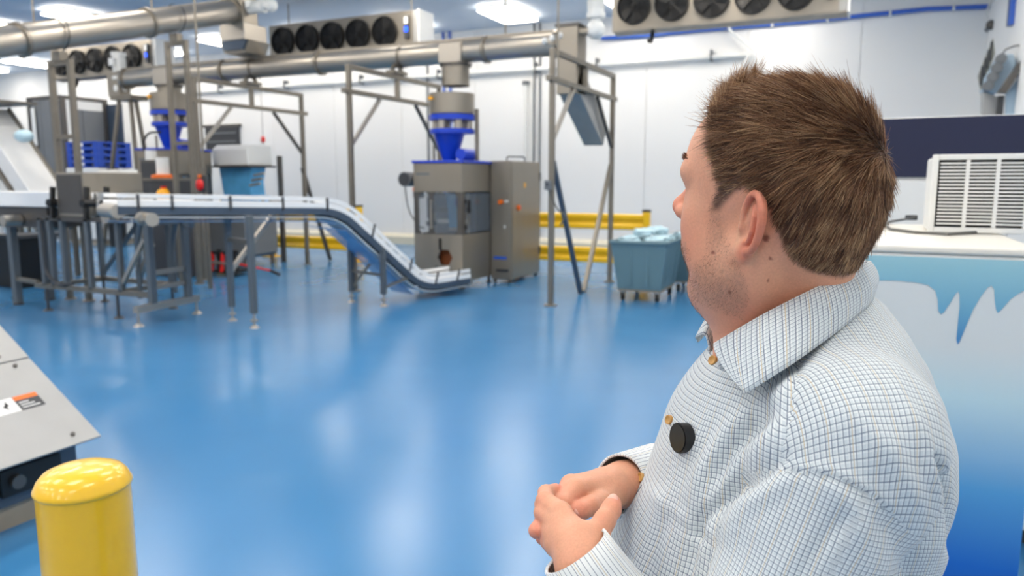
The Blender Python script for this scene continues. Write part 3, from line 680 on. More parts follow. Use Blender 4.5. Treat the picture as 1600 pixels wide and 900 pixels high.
# left infeed conveyor
lc = thing('infeed_conveyor', 'white flat belt conveyor entering from the left picture edge', 'conveyor', (-11, 6.6, 0))
xe = bx0-.12
MB().b2((-14.5, 6.32, 1.44), (xe, 6.9, 1.47)).build('belt', 'belt_white', lc)
MB().b2((-14.5, 6.28, 1.36), (xe-.02, 6.315, 1.55)).build('side_plate', 'belt_white', lc, bevel=.006)
MB().b2((-14.5, 6.905, 1.36), (xe-.02, 6.94, 1.55)).build('side_plate', 'belt_white', lc, bevel=.006)
MB().cyl((xe-.05, 6.3, 1.4), (xe-.05, 6.92, 1.4), .055, n=16).build('end_roller', 'steel_bright', lc)
MB().b2((-14.5, 6.34, 1.08), (xe-.25, 6.88, 1.35)).build('drive_housing', 'steel_dark', lc)
MB().b2((-11.6, 6.33, 1.2), (-10.9, 6.335, 1.27)).build('maker_plate', 'label_blue', lc)
lf = atz(35, 475, 0)
for x, y in ((lf.x, 6.4), (lf.x, 6.85), (-12.6, 6.4)):
    MB().bar((x, y, .03), (x, y, 1.1), .09).build('leg', 'frame_grey', lc)
    MB().cyl((x, y, 0), (x, y, .03), .07).build('foot', 'dark_grey', lc)
MB().bar((lf.x, 6.4, .36), (XA-.22, 6.3, .36), .05).build('tie_bar', 'steel_frame', lc)
MB().cyl((xe-.8, 6.1, 1.18), (xe-.8, 6.33, 1.18), .07, n=16).build('drive_motor', 'steel_bright', lc)
wb_ = thing('waste_bin', 'black open bin standing under the flat belt at left picture edge', 'bin', (-11.2, 7.4, 0))
c = atv(8, 372, 7.4)
MB().prism([(-.34, 0), (.3, 0), (.36, c.z), (-.4, c.z)], (c.x, 7.4, 0), (1, 0, 0), (0, 0, 1), (0, 1, 0), .6).build('body', 'black', wb_, bevel=.01)
MB().b2((c.x-.44, 7.36, c.z), (c.x+.4, 8.04, c.z+.05)).build('rim', 'dark_grey', wb_)
# white inclined feeder behind it
ic = thing('inclined_feeder', 'white inclined feed conveyor descending behind the flat belt at left', 'conveyor', (-12.5, 8.6, 0))
a, b = atv(2, 196, 8.6), atv(76, 305, 8.6); a = a+(a-b)*.25; b2_ = b+(b-a)*.25
LV = Vector((0, -1, 0))
MB().ribbon([a, b2_], LV, -.3, .3, -.03, 0).build('belt', 'belt_white', ic)
for s in (-1, 1): MB().ribbon([a, b2_], LV, s*.32-.02, s*.32+.02, -.22, .06).build('side_plate', 'belt_white' if s > 0 else 'steel', ic)
MB().ribbon([a, b2_], LV, -.3, .36, -.34, -.26).build('under_frame', 'steel', ic)
for t in (.05, .5, .9):
    p = a.lerp(b2_, t)
    for s in (-1, 1): MB().bar((p.x, 8.6+s*.3, 0), (p.x, 8.6+s*.3, p.z-.23), .07).build('leg', 'steel_frame', ic)
p = a.lerp(b, .42)
MB().b2((p.x-.28, 8.22, 0), (p.x+.02, 8.26, p.z-.55)).build('leg_cover', 'plastic_white', ic)
MB().b2((a.x-.5, 8.2, a.z+.06), (a.x+.75, 9.0, a.z+.1)).build('head_plate', 'steel_frame', ic)
g = atv(28, 212, 8.35); MB().ball((g.x, 8.45, g.z), .16, 12, 8, (1.3, .8, .7)).build('product', 'bag_film', ic)
# platform handrail in front of the steel bin
pf = thing('platform_rail', 'brushed steel platform guardrail behind the inclined feeder', 'guardrail', (-12.5, 9.4, 0))
for px in (20, 34, 52):
    p = atv(px, 232, 9.4); MB().bar((p.x, 9.4, 0), (p.x, 9.4, p.z), .05).build('post', 'steel_frame', pf)
a, b = atv(-20, 232, 9.4), atv(60, 236, 9.4)
for dz in (0, -.6, -1.2): MB().bar((a.x, 9.4, a.z+dz), (b.x, 9.4, a.z+dz), .05).build('rail', 'steel_frame', pf)
# ================================================================ FAR LEFT: steel bin room, pallets
sc = thing('ice_bin', 'tall dark grey panelled steel enclosure at far left', 'enclosure', (-20.7, 14.4, 0))
c = atv(95, 148, 13.8); xl = atv(40, 152, 13.8).x; yb = 15.2; zt = c.z
for (p, q) in (((xl, 13.8, zt-.1), (c.x, 13.9, zt)), ((c.x-.1, 13.9, zt-.1), (c.x, yb, zt)), ((xl, 13.8, 0), (xl+.12, 13.9, zt-.1)), ((c.x-.12, 13.8, 0), (c.x, 13.92, zt-.1)), ((c.x-.12, yb-.14, 0), (c.x+.02, yb, zt-.1))):
    MB().b2(p, q).build('frame_member', 'steel_dark', sc, bevel=.01)
n = 3
for k in range(n):
    w = (c.x-.12-xl-.12)/n; MB().b2((xl+.12+k*w+.01, 13.84, .05), (xl+.12+(k+1)*w-.01, 13.88, zt-.11)).build('panel', 'grey_paint', sc, bevel=.006)
MB().b2((xl+.2, 13.78, 2.6), (xl+.35, 13.8, 3.7)).build('door_handle', 'plastic_white', sc)
for k, (y0, y1, m) in enumerate(((13.93, 14.1, 'plastic_white'), (14.12, 14.4, 'grey_paint'), (14.42, 15.05, 'grey_paint'))):
    MB().b2((c.x-.09, y0, 2.1), (c.x-.03, y1, zt-.35)).build('panel', m, sc, bevel=.006)
MB().b2((c.x-.07, 13.93, zt-.34), (c.x-.03, 15.05, zt-.11)).build('header_panel', 'plastic_white', sc)
MB().b2((c.x-.09, 13.93, 0), (c.x-.05, 15.05, 2.09)).build('lower_panel', 'tan', sc)
MB().b2((c.x-.02, yb-.05, 0), (c.x+.6, yb, zt-.15)).build('swing_door', 'slate_paint', sc)
p, q = atv(106, 262, 13.3), atv(154, 262, 13.3)
wlod = thing('wrapped_load', 'white wrapped pallet load under the blue pallets', 'pallet load', ((p.x+q.x)/2, 13.8, 0))
MB().b2((p.x-.1, 13.3, .14), (q.x-.02, 14.3, p.z)).build('carton_block', 'plastic_white', wlod, bevel=.04)
MB().b2((p.x-.1, 13.3, 0), (q.x-.02, 14.3, .13)).build('base_pallet', 'tan', wlod)
lab = ['bottom blue plastic pallet of the small stack at far left', 'second blue plastic pallet from the bottom of the stack', 'third blue plastic pallet from the bottom of the stack', 'top blue plastic pallet of the small stack at far left']
ph = (atv(106, 222, 13.3).z-p.z)/4; pw = q.x-p.x; pal0 = None
for k in range(4):
    z = p.z+.003+k*ph
    if pal0 is None:
        pal0 = thing('plastic_pallet', lab[0], 'pallet', ((p.x+q.x)/2, 13.8, z), 0, 'blue pallets stacked at far left')
        m = MB().b2((-pw/2, -.5, ph*.68), (pw/2, .5, ph-.004)); m.build('deck', 'pallet_blue', pal0, local=True)
        m = MB().b2((-pw/2, -.5, 0), (pw/2, .5, ph*.16)); m.build('base', 'pallet_blue', pal0, local=True)
        for a in (-1, 0, 1):
            for b in (-1, 0, 1): MB().box((a*(pw/2-.09), b*.41, ph*.42), (.18, .17, ph*.52)).build('block', 'pallet_blue', pal0, local=True)
        MB().b2((-.1, -.503, ph*.25), (.06, -.5, ph*.75)).build('label', 'label_white', pal0, local=True)
    else:
        o = copy_tree(pal0); o.location.z = z; o['label'] = lab[k]
tb = thing('waste_bin', 'black rubbish bin right of the white wrapped load', 'bin', (0, 0, 0))
c = atv(166, 268, 13.2); tb.location = (c.x, 13.4, 0)
MB().lathe([(0, .0), (.2, 0), (.26, c.z-.12), (.28, c.z-.1), (.24, c.z), (.1, c.z+.1), (0, c.z+.12)], (c.x, 13.4, 0), 20).build('body', 'black', tb)
MB().lathe([(.285, c.z-.14), (.3, c.z-.13), (.3, c.z-.09), (.27, c.z-.08)], (c.x, 13.4, 0), 20).build('rim', 'dark_grey', tb)
wd = MB().b2((-.75, YB-.12, 1.5), (.75, YB-.025, 2.6))
wn = thing('wall_hatch', 'dark grey service hatch on the back wall behind the film hood', 'hatch', (atv(350, 225, YB).x, YB-.02, 0))
a, b = atv(322, 200, YB-.05), atv(375, 230, YB-.05)
MB().b2((a.x, YB-.09, b.z-.1), (b.x, YB-.022, a.z)).build('door_leaf', 'dark_grey', wn)
MB().b2((a.x-.08, YB-.1, a.z), (b.x+.08, YB-.022, a.z+.08)).build('lintel', 'steel_dark', wn)
for k in range(2): MB().b2((a.x+.1, YB-.11, b.z+.15+.25*k), (b.x-.1, YB-.09, b.z+.2+.25*k)).build('louvre', 'grey_paint', wn)
# red pull handle on its cord
ph_ = thing('pull_handle', 'small red pull handle hanging on a thin cord at the back wall', 'pull handle', (atv(411, 216, 16.6).x, 16.6, 0))
c = atv(411, 218, 16.6)
MB().cyl((c.x, 16.6, c.z), (c.x, 16.6, CEIL), .008, n=6).build('cord', 'cable_grey', ph_)
MB().ball((c.x, 16.6, c.z), .065, 12, 8, (1, 1, 1.5)).build('grip', 'red', ph_)
MB().b2((c.x-.12, 16.55, c.z-.18), (c.x-.02, 16.65, c.z+.02)).build('tag', 'label_white', ph_)
# ================================================================ PIPES, CABLES AND RODS ON THE WALL
pp = thing('wall_pipe', 'long pale horizontal pipe clipped along the back wall', 'pipe', (-9, YB-.15, 4.35))
MB().tube(rounded([(-22, YB-.13, 4.35), (-2.35, YB-.13, 4.35), (-2.5, YB-.1, 4.05)], .08), .05, 10).build('pipe', 'plastic_white', pp)
for u in (-20, -17.5, -15, -12.4, -10, -7.3, -5.75, -3.15): MB().b2((u-.02, YB-.2, 4.27), (u+.02, YB-.025, 4.5)).build('clip', 'grey_paint', pp)
bl = thing('blue_hose', 'blue hose strung along the back wall under the right cooler', 'hose', (-2, YB-.1, 4.9))
pts = [atv(x, y, YB-.1) for x, y in ((940, 60), (1000, 56), (1080, 48), (1200, 38), (1290, 30), (1350, 24), (1390, 20), (1450, 14), (1545, 10))]
MB().tube(pts, .045, 10).build('hose', 'cable_blue', bl)
for x, y in ((1140, 43), (1207, 37), (1293, 29), (1391, 20), (1490, 12.5)):
    p = atv(x, y, YB-.1); MB().b2((p.x-.02, YB-.16, p.z-.06), (p.x+.02, YB-.025, p.z+.06)).build('clip', 'plastic_white', bl)
wc = thing('white_cable', 'white cable drooping from the blue hose to the wall pipe', 'cable', (-3, YB-.12, 4.4))
MB().tube([atv(x, y, YB-.205) for x, y in ((1138, 42), (1143, 50), (1155, 60), (1168, 70), (1178, 78), (1180, 83))], .03, 8).build('cable', 'plastic_white', wc)
cp = thing('conduit', 'pair of slim blue and grey conduits up the wall above the bagger', 'conduit', (-9.6, YB-.08, 0))
for px, m in ((669, 'grey_paint'), (694, 'cable_blue'), (704, 'cable_blue')):
    p = atv(px, 200, YB-.08); MB().cyl((p.x, YB-.08, 0.3), (p.x, YB-.08, CEIL), .03, n=8).build('tube', m, cp)
cp = thing('conduit', 'pair of slim grey conduits on the wall right of the bagger', 'conduit', (-7, YB-.08, 0))
for px in (834, 843): 
    p = atv(px, 200, YB-.08); MB().cyl((p.x, YB-.08, 0.3), (p.x, YB-.08, CEIL), .025, n=8).build('tube', 'grey_paint', cp)
cp = thing('wall_pipe', 'short white vent pipe with a grey cap on the wall above the cabinet', 'pipe', (-7.6, YB-.08, 0))
p = atv(822, 132, YB-.08); MB().cyl((p.x, YB-.09, 1.2), (p.x, YB-.09, p.z), .05, n=10).build('tube', 'plastic_white', cp)
MB().cyl((p.x, YB-.09, p.z), (p.x, YB-.09, p.z+.08), .09, n=12).build('cap', 'grey_paint', cp)
for i, (px, py, v, z0, r, lb) in enumerate(((52, 20, 8.8, 4.2, .016, 'threaded ceiling rod above the inclined tube at far left'), (237, 10, 9.2, 4.4, .016, 'threaded ceiling rod above the middle of the inclined tube'),
                                  (307, 60, 8.75, 1.8, .018, 'slim grey drop rod from ceiling in front of blue funnel'), (790, 30, 10.7, 3.906, .016, 'thin hanger rod from the ceiling to the long tube at centre'),
                                  (872, 60, 9.2, 3.0, .012, 'thin drop rod from ceiling beside the frame by the carts'))):
    p = atv(px, py, v); MB().cyl((p.x, v, z0), (p.x, v, CEIL), r, n=8).build('rod', 'steel_frame', thing('hanger_rod', lb, 'rod', (p.x, v, CEIL)))
# ================================================================ RIGHT WALL EQUIPMENT
eq = thing('wall_unit', 'pale blue slanted wall unit with a row of knobs at right edge', 'wall unit', (1.8, 14.5, 2.6))
yq = 13.6
def eqp(px, py, v=yq): return atv(px, py, v)
a, b, c, d = eqp(1582, 84), eqp(1562, 85), eqp(1537, 140), eqp(1556, 147)
m = MB(); q = [Vector((t.x, t.z, 0)) for t in (eqp(1562, 86), eqp(1584, 84), eqp(1588, 100), eqp(1556, 147), eqp(1537, 141), eqp(1540, 120))]
m.prism([(t.x, t.y) for t in q], (0, yq, 0), (1, 0, 0), (0, 0, 1), (0, 1, 0), .5); m.build('body', 'pale_blue_box', eq, bevel=.015)
for px, py in ((1563, 93), (1557, 107), (1550, 121), (1543, 135)):
    p = eqp(px, py); MB().cyl((p.x, yq-.1, p.z), (p.x, yq-.002, p.z), .075, n=16).build('knob', 'grey_paint', eq)
q = [eqp(*t) for t in ((1532, 115), (1556, 55), (1559, 80), (1537, 138), (1535, 132))]
lv = MB().prism([(t.x, t.z) for t in q], (0, yq+.25, 0), (1, 0, 0), (0, 0, 1), (0, 1, 0), .08).build('louvre_panel', 'louver', eq)
for k in range(4):
    p = eqp(1552-5*k, 76+13*k); MB().box((p.x, yq+.235, p.z), (.03, .03, .28)).build('louvre_slat', 'dark_grey', lv)
q = [eqp(*t) for t in ((1555, 147), (1590, 98), (1600, 98), (1568, 148))]
MB().prism([(t.x, t.z) for t in q], (0, yq-.25, 0), (1, 0, 0), (0, 0, 1), (0, 1, 0), .15).build('shade', 'steel_dark', eq)
q = [eqp(*t) for t in ((1570, 148), (1603, 106), (1625, 106), (1625, 300), (1570, 300))]
MB().prism([(t.x, t.z) for t in q], (0, yq-.1, 0), (1, 0, 0), (0, 0, 1), (0, 1, 0), .08).build('lower_panel', 'pale_blue_box', eq)
q = [eqp(*t) for t in ((1538, 142), (1560, 150), (1560, 300), (1537, 300))]
MB().prism([(t.x, t.z) for t in q], (0, yq+.1, 0), (1, 0, 0), (0, 0, 1), (0, 1, 0), .3).build('duct', 'galvanized', eq)
p = eqp(1564, 150); MB().b2((p.x-.04, yq-.05, .0), (p.x+.04, yq+.05, p.z)).build('post', 'dark_grey', eq)
MB().tube([eqp(*t) for t in ((1565, 85), (1572, 77), (1585, 72), (1600, 70))], .012).build('cable', 'cable_grey', eq)
p = atv(1549, 39, 16.6); o = thing('wall_sensor', 'round grey sensor high in the right wall corner', 'sensor', (p.x, 16.6, p.z))
MB().ball((p.x, 16.6, p.z), .09, 14, 8, (1, .7, 1)).build('dome', 'steel_dark', o)
MB().cyl((p.x, 16.6, p.z), (p.x, YB-.02, p.z+.02), .04, n=10).build('stem', 'grey_paint', o)
MB().tube(rounded([(p.x, 16.62, p.z+.05), (p.x-.12, 16.65, p.z+.25), (p.x+.02, 16.7, p.z+.5), (p.x+.15, 16.8, p.z+.3)], .15), .012).build('cable', 'plastic_white', o)
p = atu(1579, 40, XR-.05); o = thing('cable_duct', 'dark blue vertical cable duct on the right wall', 'duct', (XR-.05, p.y, p.z))
MB().b2((XR-.09, p.y-.12, p.z), (XR-.023, p.y+.02, CEIL)).build('cover', 'cable_blue', o)
MB().b2((XR-.095, p.y+.02, p.z), (XR-.023, p.y+.09, CEIL)).build('channel', 'black', o)
# ================================================================ CARTS WITH BAGS
def cart(loc, label, rz=0.0):
    r = thing('tub_cart', label, 'cart', loc, rz, 'grey plastic tub carts')
    wx, wy, bx, by, z0, z1 = .40, .55, .31, .46, .17, .84
    m = MB(); t = .02
    def ring(x, y, z): return [(-x, -y, z), (x, -y, z), (x, y, z), (-x, y, z)]
    vs = ring(bx, by, z0)+ring(wx, wy, z1)+ring(wx-t, wy-t, z1)+ring(bx-t, by-t, z0+.04)
    fs = [(3, 2, 1, 0)]
    for a in (0, 4, 8):
        for i in range(4): fs.append((a+i, a+(i+1) % 4, a+4+(i+1) % 4, a+4+i))
    fs.append((12, 13, 14, 15)); m.add(vs, fs).build('tub', 'cart_grey', r, local=True, bevel=.02)
    m = MB()
    for p, q in (((-wx, -wy), (wx, -wy)), ((wx, -wy), (wx, wy)), ((wx, wy), (-wx, wy)), ((-wx, wy), (-wx, -wy))): m.bar((p[0], p[1], z1), (q[0], q[1], z1), .05, .045)
    m.build('rim', 'cart_grey', r, local=True, bevel=.012)
    # raised ribs on the long and short faces
    for s in (-1, 1):
        for o in (-.12, .12):
            MB().bar((o, s*(by+.02), z0+.06), (o, s*(wy-.02), z1-.12), .05, .02, up=(0, s, 0)).build('rib', 'cart_grey', r, local=True, bevel=.006)
        for o in (-.25, .25):
            MB().bar((s*(bx+.02), o, z0+.06), (s*(wx-.02), o, z1-.12), .05, .02, up=(s, 0, 0)).build('rib', 'cart_grey', r, local=True, bevel=.006)
    MB().b2((-bx, -by+.02, .14), (bx, by-.02, .168)).build('base_board', 'tan', r, local=True)
    for x in (-.25, .25):
        for y in (-.38, .38):
            c = MB().cyl((x-.02, y, .055), (x+.02, y, .055), .055, n=16).build('caster', 'rubber', r, local=True)
            MB().b2((x-.03, y-.03, .06), (x-.022, y+.03, .138)).b2((x+.022, y-.03, .06), (x+.03, y+.03, .138)).build('fork', 'steel', c, local=True)
    return r
cart((-2.79, 10.72, 0), 'grey tub cart nearest the V-braced frame, heaped with ice bags')
cart((-2.3, 11.95, 0), 'grey tub cart half hidden behind the face of the man', math.radians(6))
def ice_bag(loc, sc, rot, label):
    m = MB(); n, k = 18, 12; vs = []; fs = []
    ph = rng.uniform(0, 6, 6)
    for j in range(k+1):
        a = math.pi*j/k
        for i in range(n):
            t = 2*math.pi*i/n
            d = Vector((math.sin(a)*math.cos(t), math.sin(a)*math.sin(t), math.cos(a)))
            w = 1+.12*math.sin(4*t+ph[0]+2*a)+.1*math.sin(7*a+ph[1]+t)+.06*math.sin(9*t+ph[2])*math.sin(a)
            e = lambda c: math.copysign(abs(c)**.75, c)
            vs.append((e(d.x)*w*.19, e(d.y)*w*.13, e(d.z)*w*.075))
    for j in range(k):
        for i in range(n): fs.append((j*n+i, (j+1)*n+i, (j+1)*n+(i+1) % n, j*n+(i+1) % n))
    o = thing('ice_bag', label, 'bag', loc, 0, 'clear ice bags heaped in the carts')
    o.rotation_euler = rot
    b = m.add(vs, fs, True).build('bag_body', 'bag_film', o, local=True)
    m = MB(); nn = 10
    pts = [(.16+.012*i, .0, .01*math.sin(i)) for i in range(6)]
    m.tube(pts, [.03, .02, .012, .02, .035, .05], 8).build('tied_neck', 'bag_film', o, local=True)
    o.scale = (sc, sc, sc); return o
def fill(loc, rz, items):
    for (x, y, z, a_, sc_), lb_ in items:
        c_, s_ = math.cos(rz), math.sin(rz)
        ice_bag((loc[0]+x*c_-y*s_, loc[1]+x*s_+y*c_, z), sc_, (0, 0, rz+a_), lb_)
fill((-2.79, 10.72), 0.0, [((-.178, -.34, .865, math.pi, .7), 'front left ice bag at the rim of the near cart'), ((.178, -.34, .865, 0, .7), 'front right ice bag at the rim of the near cart'),
    ((-.178, -.03, .865, math.pi, .7), 'ice bag at the middle left of the near cart'), ((.178, -.03, .865, 0, .7), 'ice bag at the middle right of the near cart'),
    ((-.178, .28, .865, math.pi, .7), 'ice bag at the back left of the near cart'), ((.178, .28, .865, 0, .7), 'ice bag at the back right of the near cart'),
    ((-.02, -.2, .968, .5, .75), 'upper ice bag lying across the front of the near cart'), ((.08, .2, .972, -.4, .8), 'topmost ice bag at the back of the near cart')])
fill((-2.3, 11.95), math.radians(6), [((-.178, -.34, .865, math.pi, .7), 'ice bag at the near corner of the cart behind the face'), ((.178, -.34, .865, 0, .7), 'ice bag at the right front of the cart behind the face'),
    ((0, -.02, .865, 0, .8), 'ice bag at the middle of the cart behind the face'), ((-.05, -.2, .975, .3, .8), 'highest ice bag in the cart behind the face')])
# ================================================================ BOLLARD
bo = thing('bollard', 'yellow painted steel bollard with domed cap in the left foreground', 'bollard', (0, 0, 0))
rb = .089; c = O+ray(129, 742)*(1.5/ (ray(129, 742).y*math.cos(YAW)-ray(129, 742).x*math.sin(YAW)))
bo.location = (c.x, c.y, 0)
zb = c.z
MB().cyl((c.x, c.y, 0), (c.x, c.y, zb-.028), rb, n=64).build('pipe', 'bollard_yellow', bo)
prof = [(rb-.002, -.03), (rb+.003, -.026), (rb+.004, -.02), (rb+.001, -.015), (rb*.96, -.004), (rb*.85, .008), (rb*.65, .016), (rb*.4, .021), (.001, .023)]
MB().lathe(prof, (c.x, c.y, zb), 64).build('cap', 'bollard_yellow', bo)
# ================================================================ SLOPED STEEL HOPPER (left foreground)
hp = thing('steel_hopper', 'low galvanized machine hood with sloped plate in the left foreground', 'machine hood', (-4.4, 1.6, 0))
E0 = Vector((-3.58, 2.54, .355)); E1 = Vector((-4.46, 2.62, .95)); E1.y = E0.y
vdn = Vector((0, -1, 0)); LH = 2.6; sl = (E1-E0); nrm = Vector((sl.z, 0, -sl.x)).normalized(); nrm = nrm if nrm.z > 0 else -nrm
lat = Vector((0, 1, 0))
k = .62      # seam position along the slope
MB().prism([(0, 0), (k*sl.length-.004, 0), (k*sl.length-.004, -LH), (0, -LH)], E0, sl.normalized(), (0, 1, 0), nrm, .012).build('lower_plate', 'galvanized', hp, bevel=.003)
MB().prism([(k*sl.length, 0), (sl.length*1.6, 0), (sl.length*1.6, -LH), (k*sl.length, -LH)], E0+nrm*.004, sl.normalized(), (0, 1, 0), nrm, .012).build('upper_plate', 'galvanized', hp, bevel=.003)
top = E0+sl*1.6
MB().prism([(E0.x-.12, .12), (E0.x-.12, .34), (top.x, top.z-.03), (top.x, .12)], (0, E0.y-.06, 0), (1, 0, 0), (0, 0, 1), (0, -1, 0), LH-.1).build('hull', 'slate_paint', hp)
MB().b2((E0.x-.2, E0.y-.1, 0), (E0.x-.14, E0.y-LH, .12)).build('skid', 'tan', hp)
MB().b2((top.x, E0.y-.1, 0), (top.x+.06, E0.y-LH, .12)).build('skid', 'tan', hp)
hh = atu(48, 742, E0.x-.11)
MB().box((E0.x-.11, hh.y, hh.z), (.03, .3, .13)).build('hand_hole', 'black', hp)
MB().cyl((E0.x-.1, hh.y-.08, hh.z), (E0.x-.07, hh.y-.08, hh.z), .035, n=12).build('latch_knob', 'steel_dark', hp)
for a_, b_ in ((.06, -.12), (.58, -.1), (.66, -.14), (.94, -.1), (.06, -1.0)):
    p = E0+sl*a_+lat*b_; MB().cyl(p+nrm*.012, p+nrm*.022, .011, n=8).build('rivet', 'steel_dark', hp)
# sticker: white half with black bolt mark, orange band over black text block
p = atz(27, 633, .6)
def onplate(px, py):
    r_ = ray(px, py); t = (E0-O).dot(nrm)/r_.dot(nrm); return O+r_*t
s0 = onplate(26, 634); sx_ = sl.normalized(); sy_ = Vector((0, 1, 0))
lb = MB().prism([(-.05, -.12), (.05, -.12), (.05, -.005), (-.05, -.005)], s0+nrm*.0125, sx_, sy_, nrm, .001).build('warning_sticker', 'label_white', hp)
MB().prism([(-.03, -.05), (.0, -.075), (-.005, -.055), (.035, -.045), (.0, -.04), (.005, -.062)], s0+nrm*.0136, sx_, sy_, nrm, .0005).build('bolt_mark', 'black', lb)
lb = MB().prism([(-.05, 0), (.05, 0), (.05, .12), (-.05, .12)], s0+nrm*.0125, sx_, sy_, nrm, .001).build('text_sticker', 'dark_grey', hp)
MB().prism([(.022, .0), (.05, .0), (.05, .12), (.022, .12)], s0+nrm*.0136, sx_, sy_, nrm, .0005).build('orange_band', 'orange', lb)
for k in range(3): MB().prism([(-.036+.018*k, .01), (-.03+.018*k, .01), (-.03+.018*k, .1-.02*k), (-.036+.018*k, .1-.02*k)], s0+nrm*.0136, sx_, sy_, nrm, .0005).build('text_line', 'label_white', lb)
# ================================================================ ICE FREEZER with icicle print
FZ, FV, FX0, FX1, FB = 1.525, 2.3, -.27, .42, 3.42
fz = thing('ice_freezer', 'white ice freezer with blue icicle print behind the man', 'freezer', ((FX0+FX1)/2, (FV+FB)/2, 0))
MB().b2((FX0, FV, .06), (FX1, FB, FZ-.02)).build('body', 'freezer_white', fz, bevel=.01)
MB().b2((FX0-.005, FV-.008, FZ-.02), (FX1+.005, FB+.005, FZ)).build('top_panel', 'freezer_top', fz, bevel=.006)
for x in (FX0+.08, FX1-.08):
    for y in (FV+.1, FB-.1): MB().cyl((x, y, 0), (x, y, .06), .03, n=12).build('foot', 'dark_grey', fz)
def grad_mat(name, stops, z0, z1):
    m = bpy.data.materials.new(name); m.use_nodes = True; nt = m.node_tree; b = nt.nodes['Principled BSDF']
    tc_ = nt.nodes.new('ShaderNodeTexCoord'); sp = nt.nodes.new('ShaderNodeSeparateXYZ'); mr = nt.nodes.new('ShaderNodeMapRange'); cr = nt.nodes.new('ShaderNodeValToRGB')
    nt.links.new(tc_.outputs['Object'], sp.inputs[0]); nt.links.new(sp.outputs['Z'], mr.inputs['Value'])
    mr.inputs['From Min'].default_value = z0; mr.inputs['From Max'].default_value = z1
    nt.links.new(mr.outputs[0], cr.inputs[0]); nt.links.new(cr.outputs[0], b.inputs['Base Color'])
    el = cr.color_ramp.elements
    while len(el) < len(stops): el.new(.5)
    for e, (t, c_) in zip(el, stops): e.position = t; e.color = (*srgb(*c_), 1)
    b.inputs['Roughness'].default_value = .3; MATS[name] = m; return m
zb0 = 0.3
def zz(py): return atv(1500, py, FV).z
grad_mat('print_field', [(0, (16, 66, 150)), ((zz(880)-zb0)/(FZ-zb0), (28, 100, 190)), ((zz(760)-zb0)/(FZ-zb0), (84, 154, 208)), ((zz(620)-zb0)/(FZ-zb0), (186, 214, 224)), ((zz(540)-zb0)/(FZ-zb0), (206, 213, 215)), (1, (212, 216, 217))], zb0, FZ)
grad_mat('print_ice', [(0, (62, 122, 178)), (.35, (104, 164, 196)), (.8, (144, 192, 207)), (1, (164, 204, 214))], zz(540), FZ)
xpr = atv(1590, 900, FV).x
MB().b2((FX0+.01, FV-.0025, zb0), (xpr, FV, FZ-.03)).build('print_field', 'print_field', fz)
dr_ = [(1602, 453), (1590, 459), (1578, 468), (1566, 482), (1559, 489), (1556, 484), (1554, 470), (1553, 452), (1549, 446), (1543, 449), (1533, 462), (1520, 484), (1508, 512), (1499, 534), (1496, 538), (1494, 530), (1496, 508), (1499, 480), (1499, 460), (1497, 455), (1493, 459), (1484, 474), (1475, 487), (1470, 491), (1466, 485), (1465, 468), (1461, 454), (1450, 445), (1430, 441), (1400, 438), (1370, 438), (1345, 446), (1330, 470), (1322, 500), (1316, 470), (1305, 448), (1280, 442), (1250, 442)]
pts = [atv(x_, y_, FV) for x_, y_ in dr_]
pts = [(min(p.x, xpr), p.z) for p in pts]; pts.append((FX0+.01, pts[-1][1]))
poly = pts+[(FX0+.01, FZ-.03), (xpr, FZ-.03)]
MB().prism(poly, (0, FV-.0027, 0), (1, 0, 0), (0, 0, 1), (0, -1, 0), .0012).build('icicle_print', 'print_ice', fz)
# second freezer with navy header
GZ = 1.99
g2 = thing('ice_freezer', 'tall white freezer with a navy header panel behind the window air conditioner', 'freezer', (.45, 4.5, 0))
MB().b2((-.06, 4.0, .08), (1.25, 4.9, GZ)).build('body', 'freezer_white', g2, bevel=.01)
MB().b2((-.05, 3.985, 1.715), (1.24, 3.999, GZ-.004)).build('header_panel', 'navy', g2)
MB().b2((-.03, 3.985, .2), (.58, 3.999, 1.70)).build('door', 'freezer_white', g2, bevel=.006)
MB().b2((.6, 3.985, .2), (1.22, 3.999, 1.70)).build('door', 'freezer_white', g2, bevel=.006)
MB().b2((-.02, 4.05, 0), (1.2, 4.85, .08)).build('plinth', 'dark_grey', g2)
# ---------------------------------------------------------------- window air conditioner on the freezer
ac0 = atz(1449, 364, FZ); AV = ac0.y; a1 = atv(1449, 243, AV); AH = a1.z-FZ; AW = .46
ac = thing('air_conditioner', 'white window air conditioner with slotted grille on the freezer top', 'air conditioner', (ac0.x+AW/2, AV+.15, FZ))
ax0 = ac0.x; az0 = FZ+.003
MB().b2((ax0+.004, AV+.025, az0), (ax0+AW-.004, AV+.3, az0+AH-.006)).build('case', 'plastic_white', ac, bevel=.01)
MB().b2((ax0+.015, AV+.02, az0+.012), (ax0+AW-.015, AV+.024, az0+AH-.012)).build('grille_backing', 'black', ac)
fr = .018
for p, q in (((ax0, az0), (ax0+fr, az0+AH)), ((ax0+AW-fr, az0), (ax0+AW, az0+AH)), ((ax0+fr, az0), (ax0+AW-fr, az0+fr)), ((ax0+fr, az0+AH-fr), (ax0+AW-fr, az0+AH))):
    MB().b2((p[0], AV, p[1]), (q[0], AV+.0245, q[1])).build('grille_frame', 'plastic_white', ac, bevel=.003)
ncol = 5; cw = (AW-2*fr)/ncol; nrow = 19; rp = (AH-2*fr)/nrow
for k in range(1, ncol): MB().b2((ax0+fr+k*cw-.0055, AV+.0005, az0+fr), (ax0+fr+k*cw+.0055, AV+.022, az0+AH-fr)).build('grille_rib', 'plastic_white', ac)
sl0 = None
